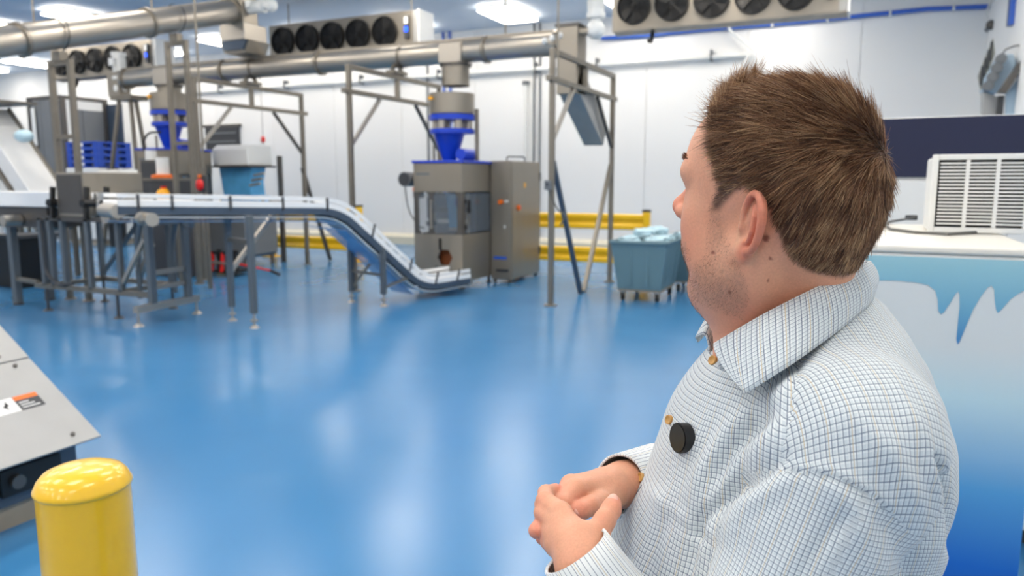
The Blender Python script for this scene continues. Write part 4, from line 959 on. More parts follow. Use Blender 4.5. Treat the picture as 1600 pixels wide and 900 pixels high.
for k in range(ncol):
    for j in range(1, nrow):
        p = Vector((ax0+fr+(k+.5)*cw, AV+.008, az0+fr+j*rp))-ac.location
        if sl0 is None: sl0 = MB().box((0, 0, 0), (cw-.011, .014, rp*.46)).build('slat', 'plastic_white', ac, local=True); sl0.location = p
        else: share(sl0, p, parent=ac)
pl = atz(1420, 344, FZ+.02)
crd = [atz(1430, 339, FZ+.02), atz(1412, 343, FZ+.014), atz(1392, 346, FZ+.01), atz(1381, 351, FZ+.006), atz(1392, 358, FZ+.006), atz(1430, 363, FZ+.006), atz(1480, 366, FZ+.006), atz(1540, 362, FZ+.006), atz(1600, 359, FZ+.008)]
co = MB().tube(crd, .005, 8).build('power_cord', 'cable_grey', ac)
MB().box(atz(1424, 340, FZ+.016), (.045, .025, .022), Matrix.Rotation(.5, 3, 'Z')).build('plug', 'dark_grey', co, bevel=.004)
# ================================================================ PERSON
# local frame: X right, Y straight away from the camera, Z up, origin on the floor under the camera; the root turns it into the room
def LP(px, py, Y):
    a = (px-800)/F_PX; b = -(py-450)/F_PX
    dy = math.cos(PITCH)+b*math.sin(PITCH); dz = -math.sin(PITCH)+b*math.cos(PITCH)
    return np.array([a/dy*Y, Y, CAM_H+dz/dy*Y])
def PX(P):
    Yd = P[:, 1]; Z = P[:, 2]-CAM_H; d = Yd*math.cos(PITCH)-Z*math.sin(PITCH); up = Yd*math.sin(PITCH)+Z*math.cos(PITCH)
    return 800+F_PX*P[:, 0]/d, 450-F_PX*up/d
PR = np.array([.31, .85, 0.0])
cY, sY = math.cos(YAW), math.sin(YAW)
person = thing('person', 'short-haired person in a checked shirt with hands clasped, looking at the machines', 'person', (PR[0]*cY-PR[1]*sY, PR[0]*sY+PR[1]*cY, 0), YAW)
# ---- signed distance helpers
def ell(P, c, r, R=None):
    q = P-np.asarray(c, np.float32)
    if R is not None: q = q@np.asarray(R, np.float32)
    r = np.asarray(r, np.float32); k0 = np.linalg.norm(q/r, axis=1); k1 = np.linalg.norm(q/(r*r), axis=1)
    return k0*(k0-1)/np.maximum(k1, 1e-6)
def cone(P, a, b, ra, rb):
    a = np.asarray(a, np.float32); b = np.asarray(b, np.float32); d = b-a
    t = np.clip((P-a)@d/np.dot(d, d), 0, 1)
    return np.linalg.norm(P-a-t[:, None]*d, axis=1)-(ra+(rb-ra)*t)
def smin(a, b, k):
    h = np.clip(.5+.5*(b-a)/k, 0, 1); return b*(1-h)+a*h-k*h*(1-h)
def smax(a, b, k): return -smin(-a, -b, k)
def surf(field, lo, hi, h):
    lo = np.asarray(lo, float); hi = np.asarray(hi, float); n = np.ceil((hi-lo)/h).astype(int)+1
    ax = [lo[i]+h*np.arange(n[i]) for i in range(3)]
    V = np.empty(n, np.float32)
    for i in range(0, n[0], 16):
        g = np.stack(np.meshgrid(ax[0][i:i+16], ax[1], ax[2], indexing='ij'), -1).reshape(-1, 3).astype(np.float32)
        V[i:i+16] = field(g).reshape(-1, n[1], n[2])
    s = V < 0
    cs = [(a, b, c) for a in (0, 1) for b in (0, 1) for c in (0, 1)]
    sl = lambda o: tuple(slice(o[i], n[i]-1+o[i]) for i in range(3))
    cnt = sum(s[sl(o)].astype(np.int8) for o in cs); act = (cnt > 0) & (cnt < 8)
    idx = np.argwhere(act); vid = -np.ones(act.shape, np.int64); vid[act] = np.arange(len(idx))
    cv = np.stack([V[idx[:, 0]+o[0], idx[:, 1]+o[1], idx[:, 2]+o[2]] for o in cs], 1)
    acc = np.zeros((len(idx), 3)); num = np.zeros(len(idx)); co = np.array(cs, float)
    for i in range(8):
        for j in range(i+1, 8):
            if abs(co[i]-co[j]).sum() != 1: continue
            m = (cv[:, i] < 0) != (cv[:, j] < 0); t = cv[m, i]/(cv[m, i]-cv[m, j])
            acc[m] += co[i]+(co[j]-co[i])*t[:, None]; num[m] += 1
    vs = lo+h*(idx+acc/num[:, None]); fs = []
    for k in range(3):
        u, w = (k+1) % 3, (k+2) % 3
        o = [0, 0, 0]; o[k] = 1
        A = s[tuple(slice(0, n[i]-o[i]) for i in range(3))]; B = s[tuple(slice(o[i], n[i]) for i in range(3))]
        e = np.argwhere(A != B); e = e[(e[:, u] > 0) & (e[:, w] > 0) & (e[:, u] < n[u]-1) & (e[:, w] < n[w]-1)]
        fl_ = A[e[:, 0], e[:, 1], e[:, 2]]
        q = []
        for du, dw in ((-1, -1), (0, -1), (0, 0), (-1, 0)):
            c = e.copy(); c[:, u] += du; c[:, w] += dw; q.append(vid[c[:, 0], c[:, 1], c[:, 2]])
        q = np.stack(q, 1); q[~fl_] = q[~fl_][:, ::-1]; fs.append(q)
    fs = np.concatenate(fs); return vs, fs[(fs >= 0).all(1)]
def grad(field, P, h=.001):
    P = P.astype(np.float32); g = np.stack([field(P+np.array(d, np.float32)*h)-field(P-np.array(d, np.float32)*h) for d in ((1, 0, 0), (0, 1, 0), (0, 0, 1))], 1)
    return g/np.maximum(np.linalg.norm(g, axis=1), 1e-9)[:, None]
def meshobj(name, vs, fs, material, parent, col=None, uv=None, smooth=True):
    me = bpy.data.meshes.new(name); vs = np.asarray(vs)-PR
    me.vertices.add(len(vs)); me.vertices.foreach_set('co', vs.astype(np.float32).ravel())
    k = fs.shape[1]; me.loops.add(fs.size); me.loops.foreach_set('vertex_index', fs.astype(np.int32).ravel())
    me.polygons.add(len(fs)); me.polygons.foreach_set('loop_start', np.arange(0, fs.size, k, dtype=np.int32)); me.polygons.foreach_set('loop_total', np.full(len(fs), k, np.int32))
    me.update(calc_edges=True)
    me.polygons.foreach_set('use_smooth', np.full(len(fs), smooth))
    if col is not None:
        at = me.attributes.new('tint', 'FLOAT_COLOR', 'POINT'); at.data.foreach_set('color', np.concatenate([col, np.ones((len(col), 1))], 1).astype(np.float32).ravel())
    if uv is not None:
        ul = me.uv_layers.new(name='cloth'); ul.data.foreach_set('uv', uv.astype(np.float32).ravel())
    me.validate(); me.materials.append(MATS[material] if isinstance(material, str) else material)
    o = bpy.data.objects.new(name, me); COL.objects.link(o); o.parent = parent; return o
# ---- head field (f forward, l his left, u up; origin between the ear canals)
HC = np.array([.284, .812, 1.664]); aH, tH = math.radians(50), math.radians(8)
F0 = np.array([-math.cos(aH), math.sin(aH), 0]); Lx = np.array([-math.sin(aH), -math.cos(aH), 0]); U0 = np.array([0, 0, 1.0])
Fx = F0*math.cos(tH)+U0*math.sin(tH); Ux = U0*math.cos(tH)-F0*math.sin(tH)
HM = np.stack([Fx, Lx, Ux], 1)          # columns = axes
def to_head(P): return (P-HC.astype(np.float32))@HM.astype(np.float32)
def from_head(q): return np.asarray(q)@HM.T+HC
NB = np.array([.318, .842, 1.50])       # neck root inside the collar
def head_field(P, ears=True):
    q = to_head(P); qs = q.copy(); qs[:, 1] = np.abs(qs[:, 1])
    d = ell(q, (-.004, 0, .046), (.1, .077, .091))
    d = smin(d, ell(q, (.046, 0, .048), (.06, .064, .066)), .03)
    d = smin(d, ell(q, (-.05, 0, .012), (.052, .06, .062)), .03)
    d = smin(d, ell(q, (.042, 0, -.022), (.058, .061, .078)), .03)
    d = smin(d, ell(qs, (.05, .04, -.022), (.03, .026, .034)), .02)
    d = smin(d, ell(qs, (.026, .047, -.058), (.034, .024, .034)), .025)
    d = smin(d, cone(qs, (.0, .052, -.062), (.052, .014, -.097), .021, .02), .022)
    d = smin(d, ell(q, (.06, 0, -.098), (.02, .024, .019)), .018)
    d = smin(d, ell(q, (.024, 0, -.098), (.05, .045, .028)), .03)
    d = smin(d, ell(q, (.077, 0, -.048), (.027, .032, .032)), .018)
    d = smin(d, cone(qs, (.1, 0, .038), (.078, .052, .036), .012, .011), .014)
    e = ell(qs, (.1, .034, .021), (.02, .019, .014)); d = smax(d, -e, .012)
    d = smin(d, ell(qs, (.078, .033, .02), (.0155, .016, .0135)), .004)
    d = smin(d, cone(q, (.096, 0, .03), (.119, 0, -.008), .0085, .0105), .012)
    d = smin(d, ell(q, (.121, 0, -.012), (.0125, .0125, .0115)), .008)
    d = smin(d, ell(qs, (.108, .0135, -.016), (.013, .0085, .009)), .006)
    d = smax(d, -ell(qs, (.113, .0075, -.026), (.006, .0042, .006)), .003)
    d = smin(d, cone(qs, (.1, 0, -.05), (.092, .02, -.053), .0065, .004), .006)
    d = smin(d, cone(qs, (.097, 0, -.062), (.09, .018, -.06), .0075, .004), .006)
    # neck
    d2 = cone(P, HC+np.array([.014, .01, -.045]), NB, .057, .062)
    d2 = smin(d2, cone(P, from_head((-.045, 0, -.01)), NB+np.array([.012, 0, .02]), .04, .05), .03)
    d2 = smin(d2, cone(P, from_head((-.02, .058, -.035)), NB+np.array([-.045, -.02, -.015]), .017, .018), .03)
    d2 = smin(d2, cone(P, from_head((.02, 0, -.1)), NB+np.array([-.04, 0, -.02]), .03, .045), .03)
    d = smin(d, d2, .03)
    if ears:
        # ear: local axes e1 (backwards-out along the flap), e3 up the ear, thin direction e2
        for sgn in (1, -1):
            qq = q.copy(); qq[:, 1] *= sgn
            w = qq-np.array([-.020, .0735, -.006], np.float32)
            t1 = math.radians(33); ca, sa = math.cos(t1), math.sin(t1)
            x = -w[:, 0]*ca+w[:, 1]*sa; y = w[:, 0]*sa+w[:, 1]*ca; z = w[:, 2]
            tl = math.radians(10); x, z = x*math.cos(tl)-z*math.sin(tl), x*math.sin(tl)+z*math.cos(tl)
            E = np.stack([x, y, z], 1)
            plate = ell(E, (.010, .0015, .006), (.0205, .0035, .029))
            # helix rim as a chain along an oval
            rim = np.full(len(E), 9., np.float32)
            ang = np.radians(np.linspace(200, -80, 13)); pts = [(.010+.0205*math.cos(a), .006+.0015*math.sin(a), .006+.0295*math.sin(a)) for a in ang]
            for a_, b_ in zip(pts[:-1], pts[1:]): rim = np.minimum(rim, cone(E, a_, b_, .0038, .0038))
            anti = np.full(len(E), 9., np.float32); pts = [(.006, .004, .02), (.014, .0065, .013), (.018, .007, .0), (.013, .006, -.012), (.006, .005, -.016)]
            for a_, b_ in zip(pts[:-1], pts[1:]): anti = np.minimum(anti, cone(E, a_, b_, .0030, .0030))
            lobe = ell(E, (.004, .003, -.027), (.0095, .0055, .011))
            trag = ell(E, (-.008, .002, -.006), (.005, .006, .008))
            ear = smin(plate, rim, .0025); ear = smin(ear, anti, .003); ear = smin(ear, lobe, .006)
            ear = smax(ear, -ell(E, (.005, .012, -.003), (.009, .0125, .0125)), .003)
            ear = smin(ear, trag, .004)
            d = smin(d, ear, .005)
    return d
# ---- hands (points given as photo pixel + distance, turned into real positions)
def chain(P, pts, k=.004):
    d = None
    for (a, ra), (b, rb) in zip(pts[:-1], pts[1:]):
        c = cone(P, a, b, ra, rb); d = c if d is None else smin(d, c, k)
    return d
def hp_(l): return [(LP(x, y, Y), r) for x, y, Y, r in l]
LH_WR = LP(908, 872, .695)
LHAND = dict(
    palm=[hp_([(914, 884, .69, .027), (902, 852, .705, .024)]), hp_([(908, 858, .70, .019), (876, 801, .74, .0115)]), hp_([(905, 858, .70, .018), (869, 817, .735, .0115)]),
          hp_([(900, 864, .70, .018), (866, 835, .727, .011)]), hp_([(900, 870, .70, .016), (868, 853, .72, .0105)]), hp_([(918, 864, .70, .018), (932, 834, .715, .0135)])],
    fing=[hp_([(876, 801, .74, .0115), (852, 783, .765, .0098), (853, 770, .795, .0085), (868, 766, .815, .0078)]),
          hp_([(869, 817, .735, .0115), (849, 801, .758, .0096), (848, 788, .79, .0085), (860, 784, .81, .0075)]),
          hp_([(866, 835, .727, .011), (853, 823, .752, .0092), (856, 812, .78, .0084), (866, 806, .80, .0075)]),
          hp_([(868, 853, .72, .0105), (858, 846, .74, .0088), (860, 836, .765, .0078), (868, 830, .78, .007)]),
          hp_([(932, 834, .715, .013), (945, 813, .722, .0108), (955, 796, .735, .0102), (958, 786, .742, .0085)])])
RHAND = dict(
    palm=[hp_([(976, 757, .905, .027), (950, 762, .88, .025)]), hp_([(952, 765, .875, .021), (899, 764, .82, .0118)]), hp_([(952, 760, .88, .021), (892, 758, .84, .0122)]),
          hp_([(952, 758, .89, .02), (895, 758, .86, .0118)]), hp_([(955, 758, .895, .018), (905, 760, .875, .011)]), hp_([(955, 772, .87, .017), (938, 785, .825, .0128)])],
    fing=[hp_([(899, 764, .82, .0118), (881, 787, .795, .0098), (889, 804, .79, .0086), (900, 808, .80, .008)]),
          hp_([(892, 758, .84, .0122), (872, 782, .805, .01), (853, 811, .765, .0092), (838, 829, .748, .0086)]),
          hp_([(895, 758, .86, .0118), (876, 785, .83, .01), (864, 815, .79, .0088), (848, 840, .765, .008)]),
          hp_([(905, 760, .875, .011), (887, 788, .85, .0092), (880, 812, .83, .0082), (880, 828, .82, .0075)]),
          hp_([(938, 785, .825, .0128), (921, 791, .80, .011), (909, 797, .79, .0102), (904, 800, .788, .009)])])
def hand_field(P):
    out = None
    for Hd in (LHAND, RHAND):
        d = None
        for c in Hd['palm']:
            e = chain(P, c); d = e if d is None else smin(d, e, .008)
        for c in Hd['fing']: d = smin(d, chain(P, c), .0035)
        out = d if out is None else smin(out, d, .0012)
    return out
# ---- joints of the arms
SH_L, EL_L = np.array([.318, .665, 1.462]), np.array([.20, .645, 1.145])
SH_R, EL_R = np.array([.375, 1.02, 1.455]), np.array([.31, 1.14, 1.25])
WR_L, WR_R = LP(913, 882, .69), LP(974, 756, .905)
FA_L = (EL_L-WR_L)/np.linalg.norm(EL_L-WR_L); FA_R = (EL_R-WR_R)/np.linalg.norm(EL_R-WR_R)
def arm_skin(P):
    d = cone(P, WR_L, EL_L, .028, .042); d = np.minimum(d, cone(P, WR_R, EL_R, .028, .042))
    d = np.minimum(d, cone(P, EL_L, SH_L, .042, .055)); return np.minimum(d, cone(P, EL_R, SH_R, .042, .055))
def torso_field(P, g=0.0):
    d = ell(P, (.322, .845, 1.33), (.152+g, .185+g, .21+g))
    d = smin(d, ell(P, (.288, .85, 1.12), (.203+g, .205+g, .24+g)), .07)
    d = smin(d, ell(P, (.37, .85, 1.40), (.105+g, .175+g, .15+g)), .06)
    for s, SH in ((-1, SH_L), (1, SH_R)):
        d = smin(d, cone(P, (.352, .85+s*.03, 1.515), (SH[0]+.012, SH[1]-s*.02, SH[2]+.012), .067+g, .062+g), .05)
    d = smin(d, ell(P, (.3, .85, .95), (.18+g, .2+g, .14+g)), .06)
    return d
def shirt_field(P):
    d = torso_field(P)
    for SH, EL, WR in ((SH_L, EL_L, WR_L), (SH_R, EL_R, WR_R)):
        th_ = .066 if SH[1] < .85 else .055
        a = smin(cone(P, SH, EL, .077, th_), cone(P, EL, WR+(EL-WR)*.3, th_, .042), .03)
        d = smin(d, a, .022)
    d = smax(d, -(P[:, 2]-.93), .01)
    # hollow at the neck
    d = smax(d, -cone(P, NB+np.array([-.008, 0, -.01]), NB+np.array([-.03, 0, .25]), .068, .09), .012)
    return d
def pants_field(P):
    d = ell(P, (.3, .85, .93), (.165, .19, .13))
    for s in (-1, 1):
        d = smin(d, cone(P, (.3, .85+s*.095, .88), (.29, .85+s*.11, .50), .105, .075), .04)
        d = smin(d, cone(P, (.29, .85+s*.11, .50), (.315, .85+s*.12, .075), .075, .062), .04)
    return smax(d, -(P[:, 2]-.045), .008)
# ---------------------------------------------------------------- materials of the person
def tint_mat(name, rough, sss=0.0, bump=0.0, bscale=900, spec=.4, speck=None):
    m = bpy.data.materials.new(name); m.use_nodes = True; nt = m.node_tree; b = nt.nodes['Principled BSDF']; MATS[name] = m
    a = nt.nodes.new('ShaderNodeAttribute'); a.attribute_name = 'tint'
    src = a.outputs['Color']
    tcx = nt.nodes.new('ShaderNodeTexCoord')
    if speck:
        n = nt.nodes.new('ShaderNodeTexNoise'); n.inputs['Scale'].default_value = speck; n.inputs['Detail'].default_value = 4
        nt.links.new(tcx.outputs['Object'], n.inputs['Vector'])
        r = nt.nodes.new('ShaderNodeMapRange'); r.inputs['From Min'].default_value = .3; r.inputs['From Max'].default_value = .7; r.inputs['To Min'].default_value = .93; r.inputs['To Max'].default_value = 1.05
        nt.links.new(n.outputs['Fac'], r.inputs['Value'])
        mx = nt.nodes.new('ShaderNodeMix'); mx.data_type = 'RGBA'; mx.blend_type = 'MULTIPLY'; mx.inputs['Factor'].default_value = 1
        nt.links.new(src, mx.inputs['A']); nt.links.new(r.outputs[0], mx.inputs['B']); src = mx.outputs['Result']
    nt.links.new(src, b.inputs['Base Color'])
    b.inputs['Roughness'].default_value = rough; b.inputs['Specular IOR Level'].default_value = spec
    if sss:
        b.inputs['Subsurface Weight'].default_value = sss; b.inputs['Subsurface Radius'].default_value = (1, .35, .2); b.inputs['Subsurface Scale'].default_value = .004
    if bump:
        n2 = nt.nodes.new('ShaderNodeTexNoise'); n2.inputs['Scale'].default_value = bscale; nt.links.new(tcx.outputs['Object'], n2.inputs['Vector'])
        bp = nt.nodes.new('ShaderNodeBump'); bp.inputs['Strength'].default_value = bump; bp.inputs['Distance'].default_value = .001
        nt.links.new(n2.outputs['Fac'], bp.inputs['Height']); nt.links.new(bp.outputs[0], b.inputs['Normal'])
    return m
tint_mat('skin', .5, sss=.25, bump=.15, bscale=900, speck=420)
tint_mat('hair_strands', .42, spec=.35)
mat('trouser_cloth', srgb(44, 50, 62), .85, noise=.1, nscale=80)
mat('shoe_leather', srgb(38, 26, 20), .35)
mat('shoe_sole', srgb(20, 18, 17), .7)
mat('button_wood', srgb(196, 150, 84), .4, noise=.15, nscale=200)
mat('eye_white', srgb(228, 224, 218), .15); mat('eye_iris', srgb(70, 84, 92), .15)
mat('nail', srgb(232, 176, 158), .3)
def cloth_mat():
    m = bpy.data.materials.new('checked_cloth'); m.use_nodes = True; nt = m.node_tree; b = nt.nodes['Principled BSDF']; MATS['checked_cloth'] = m; L = nt.links
    uv = nt.nodes.new('ShaderNodeUVMap'); uv.uv_map = 'cloth'; sp = nt.nodes.new('ShaderNodeSeparateXYZ'); L.new(uv.outputs[0], sp.inputs[0])
    def math_(op, a, b_=None):
        n = nt.nodes.new('ShaderNodeMath'); n.operation = op
        for i, v in enumerate((a, b_)):
            if v is None: continue
            if isinstance(v, (int, float)): n.inputs[i].default_value = v
            else: L.new(v, n.inputs[i])
        return n.outputs[0]
    def line(c, off, wd, pitch=.0054):
        t = math_('FRACT', math_('ADD', math_('DIVIDE', c, pitch), off)); t = math_('ABSOLUTE', math_('SUBTRACT', t, .5))
        n = nt.nodes.new('ShaderNodeMapRange'); n.interpolation_type = 'SMOOTHSTEP'; n.inputs['From Min'].default_value = wd; n.inputs['From Max'].default_value = wd*.45
        L.new(t, n.inputs['Value']); return n.outputs[0]
    X, Y = sp.outputs['X'], sp.outputs['Y']
    def mixc(fac, A, B):
        n = nt.nodes.new('ShaderNodeMix'); n.data_type = 'RGBA'; L.new(fac, n.inputs['Factor'])
        if isinstance(A, tuple): n.inputs['A'].default_value = (*A, 1)
        else: L.new(A, n.inputs['A'])
        n.inputs['B'].default_value = (*B, 1); return n.outputs['Result']
    base = srgb(198, 207, 211)
    c = mixc(line(X, .28, .09), base, srgb(222, 226, 227)); c = mixc(line(Y, .28, .09), c, srgb(222, 226, 227))
    c = mixc(line(X, .0, .085), c, srgb(96, 108, 128)); c = mixc(line(Y, .0, .075), c, srgb(106, 117, 136))
    c = mixc(line(X, .0, .02,   .0108*2), c, srgb(196, 176, 140))
    L.new(c, b.inputs['Base Color']); b.inputs['Roughness'].default_value = .85; b.inputs['Specular IOR Level'].default_value = .2
    b.inputs['Sheen Weight'].default_value = .15
    w = nt.nodes.new('ShaderNodeTexNoise'); w.inputs['Scale'].default_value = 60; tc2 = nt.nodes.new('ShaderNodeTexCoord'); L.new(tc2.outputs['Object'], w.inputs['Vector'])
    bp = nt.nodes.new('ShaderNodeBump'); bp.inputs['Strength'].default_value = .12; bp.inputs['Distance'].default_value = .004; L.new(w.outputs['Fac'], bp.inputs['Height']); L.new(bp.outputs[0], b.inputs['Normal'])
    return m
cloth_mat()
# ---------------------------------------------------------------- body mesh: head, hands and the covered rest
hv, hf = surf(lambda P: head_field(P, False), HC-np.array([.16, .17, .19]), HC+np.array([.17, .15, .155]), .0021)
for sgn in (1, -1):                       # finer mesh where the ears are
    ec = from_head((-.03, sgn*.078, 0)); ev, ef = surf(head_field, ec-.045, ec+.045, .00105)
    infl = head_field(ev.astype(np.float32), False)-head_field(ev.astype(np.float32)); ef = ef[(infl[ef] > 3e-5).any(1)]
    hf = np.concatenate([hf, ef+len(hv)]); hv = np.concatenate([hv, ev])
hdv, hdf = surf(lambda P: smin(hand_field(P), np.minimum(cone(P, WR_L, WR_L+FA_L*.1, .028, .034), cone(P, WR_R, WR_R+FA_R*.1, .028, .034)), .01), (.0, .62, 1.25), (.2, 1.02, 1.46), .0019)
def rest_field(P):
    d = np.minimum(torso_field(P, -.02), arm_skin(P)); d = smin(d, cone(P, NB+np.array([0, 0, -.06]), NB, .09, .07), .03)
    return smin(d, pants_field(P)+.015, .02)
bv, bf = surf(rest_field, (.02, .5, .03), (.56, 1.2, 1.53), .014)
keep = ~((hv[hf].mean(1)[:, 2] < 1.478)); hf = hf[keep]; used_ = np.unique(hf); mp_ = np.zeros(len(hv), int); mp_[used_] = np.arange(len(used_)); hv = hv[used_]; hf = mp_[hf]
# tint of the skin
def lerp(a, b, t): return a+(b-a)*t[:, None]
def sstep(x, a, b): t = np.clip((x-a)/(b-a), 0, 1); return t*t*(3-2*t)
SK = np.array(srgb(216, 156, 126)); SKR = np.array(srgb(198, 112, 88)); STB = np.array(srgb(150, 118, 98)); SCALP = np.array(srgb(70, 50, 38)); LIP = np.array(srgb(190, 110, 100))
HAIR_POLY = np.array([(1060, 40), (1480, 40), (1480, 430), (1385, 402), (1350, 426), (1318, 434), (1290, 430), (1262, 424), (1240, 408), (1226, 384), (1212, 352), (1198, 318), (1184, 300), (1164, 293), (1148, 301), (1136, 314), (1124, 329), (1112, 330), (1112, 318), (1120, 300), (1122, 284), (1120, 262), (1113, 236), (1107, 210), (1101, 190), (1088, 182), (1070, 150)], float)
def inpoly(x, y, poly):
    r = np.zeros(len(x), bool); j = len(poly)-1
    for i in range(len(poly)):
        xi, yi = poly[i]; xj, yj = poly[j]
        c = ((yi > y) != (yj > y)); r ^= c & (x < (xj-xi)*(y-yi)/((yj-yi) if yj != yi else 1e-9)+xi); j = i
    return r
def polydist(x, y, poly):
    d = np.full(len(x), 1e9)
    for i in range(len(poly)):
        a = poly[i]; b = poly[(i+1) % len(poly)]; e = b-a; t = np.clip(((x-a[0])*e[0]+(y-a[1])*e[1])/max(1e-9, e@e), 0, 1)
        d = np.minimum(d, np.hypot(x-a[0]-t*e[0], y-a[1]-t*e[1]))
    return d
def hair_mask(P):
    """signed distance in mm-ish pixels to the hairline (positive = hair), same on both sides of the head"""
    q = to_head(P.astype(np.float32)).astype(float); q[:, 1] = np.maximum(np.abs(q[:, 1]), .0)
    x, y = PX(from_head(q)); s = np.where(inpoly(x, y, HAIR_POLY), 1., -1.)
    # the middle of the forehead and the back are told by head coordinates
    md = s*polydist(x, y, HAIR_POLY)
    front = (q[:, 2]-.088-.35*np.abs(q[:, 1]))*1400
    face = (q[:, 0] > .055) & (q[:, 1] < .058)
    return np.where(face, np.minimum(front, 40), md), q
hm, hq = hair_mask(hv)
col = np.tile(SK, (len(hv), 1)); n_ = rng.normal(0, 1, len(hv))
chk = np.exp(-(((hq[:, 0]-.06)/.03)**2+((hq[:, 1]-.05)/.03)**2+((hq[:, 2]+.035)/.03)**2)); col = lerp(col, SKR, .5*chk)
earm = sstep(hq[:, 1], .074, .084)*(np.abs(hq[:, 0]+.02) < .035)*(np.abs(hq[:, 2]) < .05); col = lerp(col, SKR, .75*earm)
nosem = sstep(hq[:, 0], .105, .12); col = lerp(col, SKR, .6*nosem)
neckm = sstep(-hq[:, 2], .05, .12)*sstep(-hq[:, 0], -.03, .03); col = lerp(col, SKR, .5*neckm)
jx, jy = PX(from_head(hq))
beard = np.array([(1108, 330), (1124, 332), (1134, 345), (1138, 375), (1150, 400), (1165, 430), (1172, 470), (1160, 500), (1130, 490), (1085, 470), (1076, 440), (1080, 415), (1100, 400), (1104, 370)], float)
bd = np.where(inpoly(jx, jy, beard), 1., -1.)*polydist(jx, jy, beard); chin = ((hq[:, 2] < -.04) & (hq[:, 0] > .06))
stub = np.clip(np.maximum(sstep(bd, -8, 14), chin*.8), 0, 1); col = lerp(col, STB, .5*stub*(.7+.3*np.clip(n_, -1, 1)))
lipm = np.exp(-(((hq[:, 2]+.056)/.007)**2))*(hq[:, 0] > .09)*(hq[:, 1] < .022); col = lerp(col, LIP, .7*lipm)
for mx_, my_, mr_ in ((1197, 372, 5.5), (1204, 404, 2.5), (1114, 395, 3), (1140, 457, 2.6), (1201, 438, 2)):   # moles
    near = hv[:, 1] < HC[1]; px_, py_ = PX(hv); col = lerp(col, np.array(srgb(140, 84, 66)), near*sstep(-np.hypot(px_-mx_, py_-my_), -mr_*1.4, -mr_*.7))
col = lerp(col, SCALP, .85*sstep(hm, -6, 8))
ncol = np.tile(SK, (len(hdv), 1))
def tipmask(P):
    w = np.zeros(len(P))
    for Hd in (LHAND, RHAND):
        for c in Hd['fing']: w = np.maximum(w, np.exp(-(np.linalg.norm(P-c[-1][0], axis=1)/.016)**2)); w = np.maximum(w, .5*np.exp(-(np.linalg.norm(P-c[1][0], axis=1)/.012)**2))
    return w
ncol = lerp(ncol, np.array(srgb(222, 136, 112)), .8*tipmask(hdv))
V = np.concatenate([hv, hdv, bv]); Fc = np.concatenate([hf, hdf+len(hv), bf+len(hv)+len(hdv)])
body = meshobj('body', V, Fc, 'skin', person, col=np.concatenate([col, ncol, np.tile(SK, (len(bv), 1))]))
# eyes, brows and lashes
def ballv(c, r, n=20, m=14):
    mb = MB().ball((0, 0, 0), r, n, m); return np.array(mb.v)+c, np.array(mb.f)
for s in (1, -1):
    c = from_head((.0805, s*.033, .02)); v, f_ = ballv(c, .0138); e = meshobj('eye', v, f_, 'eye_white', person)
    g_ = from_head((.0915, s*.033, .02)); v, f_ = ballv(g_, .0048); meshobj('iris', v, f_, 'eye_iris', e)
def strands(name, roots, dirs, nrm, length, rad, lift, curl, cols, parent, seg=4, sides=3):
    n = len(roots); T = np.linspace(0, 1, seg+1)
    pts = np.zeros((n, seg+1, 3))
    for i, t in enumerate(T):
        pts[:, i] = roots+dirs*(length*t)[:, None]+nrm*(length*(lift*t+curl*t*t))[:, None]
    tan = np.gradient(pts, axis=1); tan /= np.linalg.norm(tan, axis=2, keepdims=True)+1e-9
    a = np.cross(tan, nrm[:, None, :]); a /= np.linalg.norm(a, axis=2, keepdims=True)+1e-9; b = np.cross(tan, a)
    rr = rad[:, None]*(1-.8*T**2)[None, :]
    ring = np.stack([pts+(a*math.cos(2*math.pi*k/sides)+b*math.sin(2*math.pi*k/sides))*rr[..., None] for k in range(sides)], 2)
    vs = ring.reshape(-1, 3); base = (np.arange(n)*(seg+1)*sides)[:, None, None]
    i = np.arange(seg)[None, :, None]; k = np.arange(sides)[None, None, :]
    f = np.stack([base+i*sides+k, base+i*sides+(k+1) % sides, base+(i+1)*sides+(k+1) % sides, base+(i+1)*sides+k], -1).reshape(-1, 4)
    cc = np.repeat(cols, (seg+1)*sides, 0)
    return meshobj(name, vs, f, 'hair_strands', parent, col=cc)
# ---------------------------------------------------------------- hair
NH = 36000
fc = hv[hf]; ctr = fc.mean(1); m_, q_ = hair_mask(ctr)
earzone = (q_[:, 1] > .079)
area = np.linalg.norm(np.cross(fc[:, 1]-fc[:, 0], fc[:, 2]-fc[:, 0]), axis=1)
wgt = area*np.clip((m_+3)/7, 0, 1)*(~earzone); wgt /= wgt.sum()
pick = rng.choice(len(ctr), NH, p=wgt)
uvw = rng.dirichlet((1, 1, 1, 1), NH); roots = (fc[pick]*uvw[..., None]).sum(1)
nfield = lambda P: head_field(P, False)
nrm = grad(nfield, roots); mm, q = hair_mask(roots); qh = to_head(roots.astype(np.float32)).astype(float)
whorl = np.array([-.09, -.022, .075])
d = qh-whorl; d /= np.linalg.norm(d, axis=1, keepdims=True)+1e-9
side = np.clip((.09-qh[:, 2])/.08, 0, 1); back = np.clip((-qh[:, 0]-.02)/.06, 0, 1)
d += np.stack([side*.35*(1-back), 0*side, -side*(.45+.8*back)], 1)
frontz = sstep(qh[:, 0], .03, .062)*sstep(qh[:, 2], .055, .085)
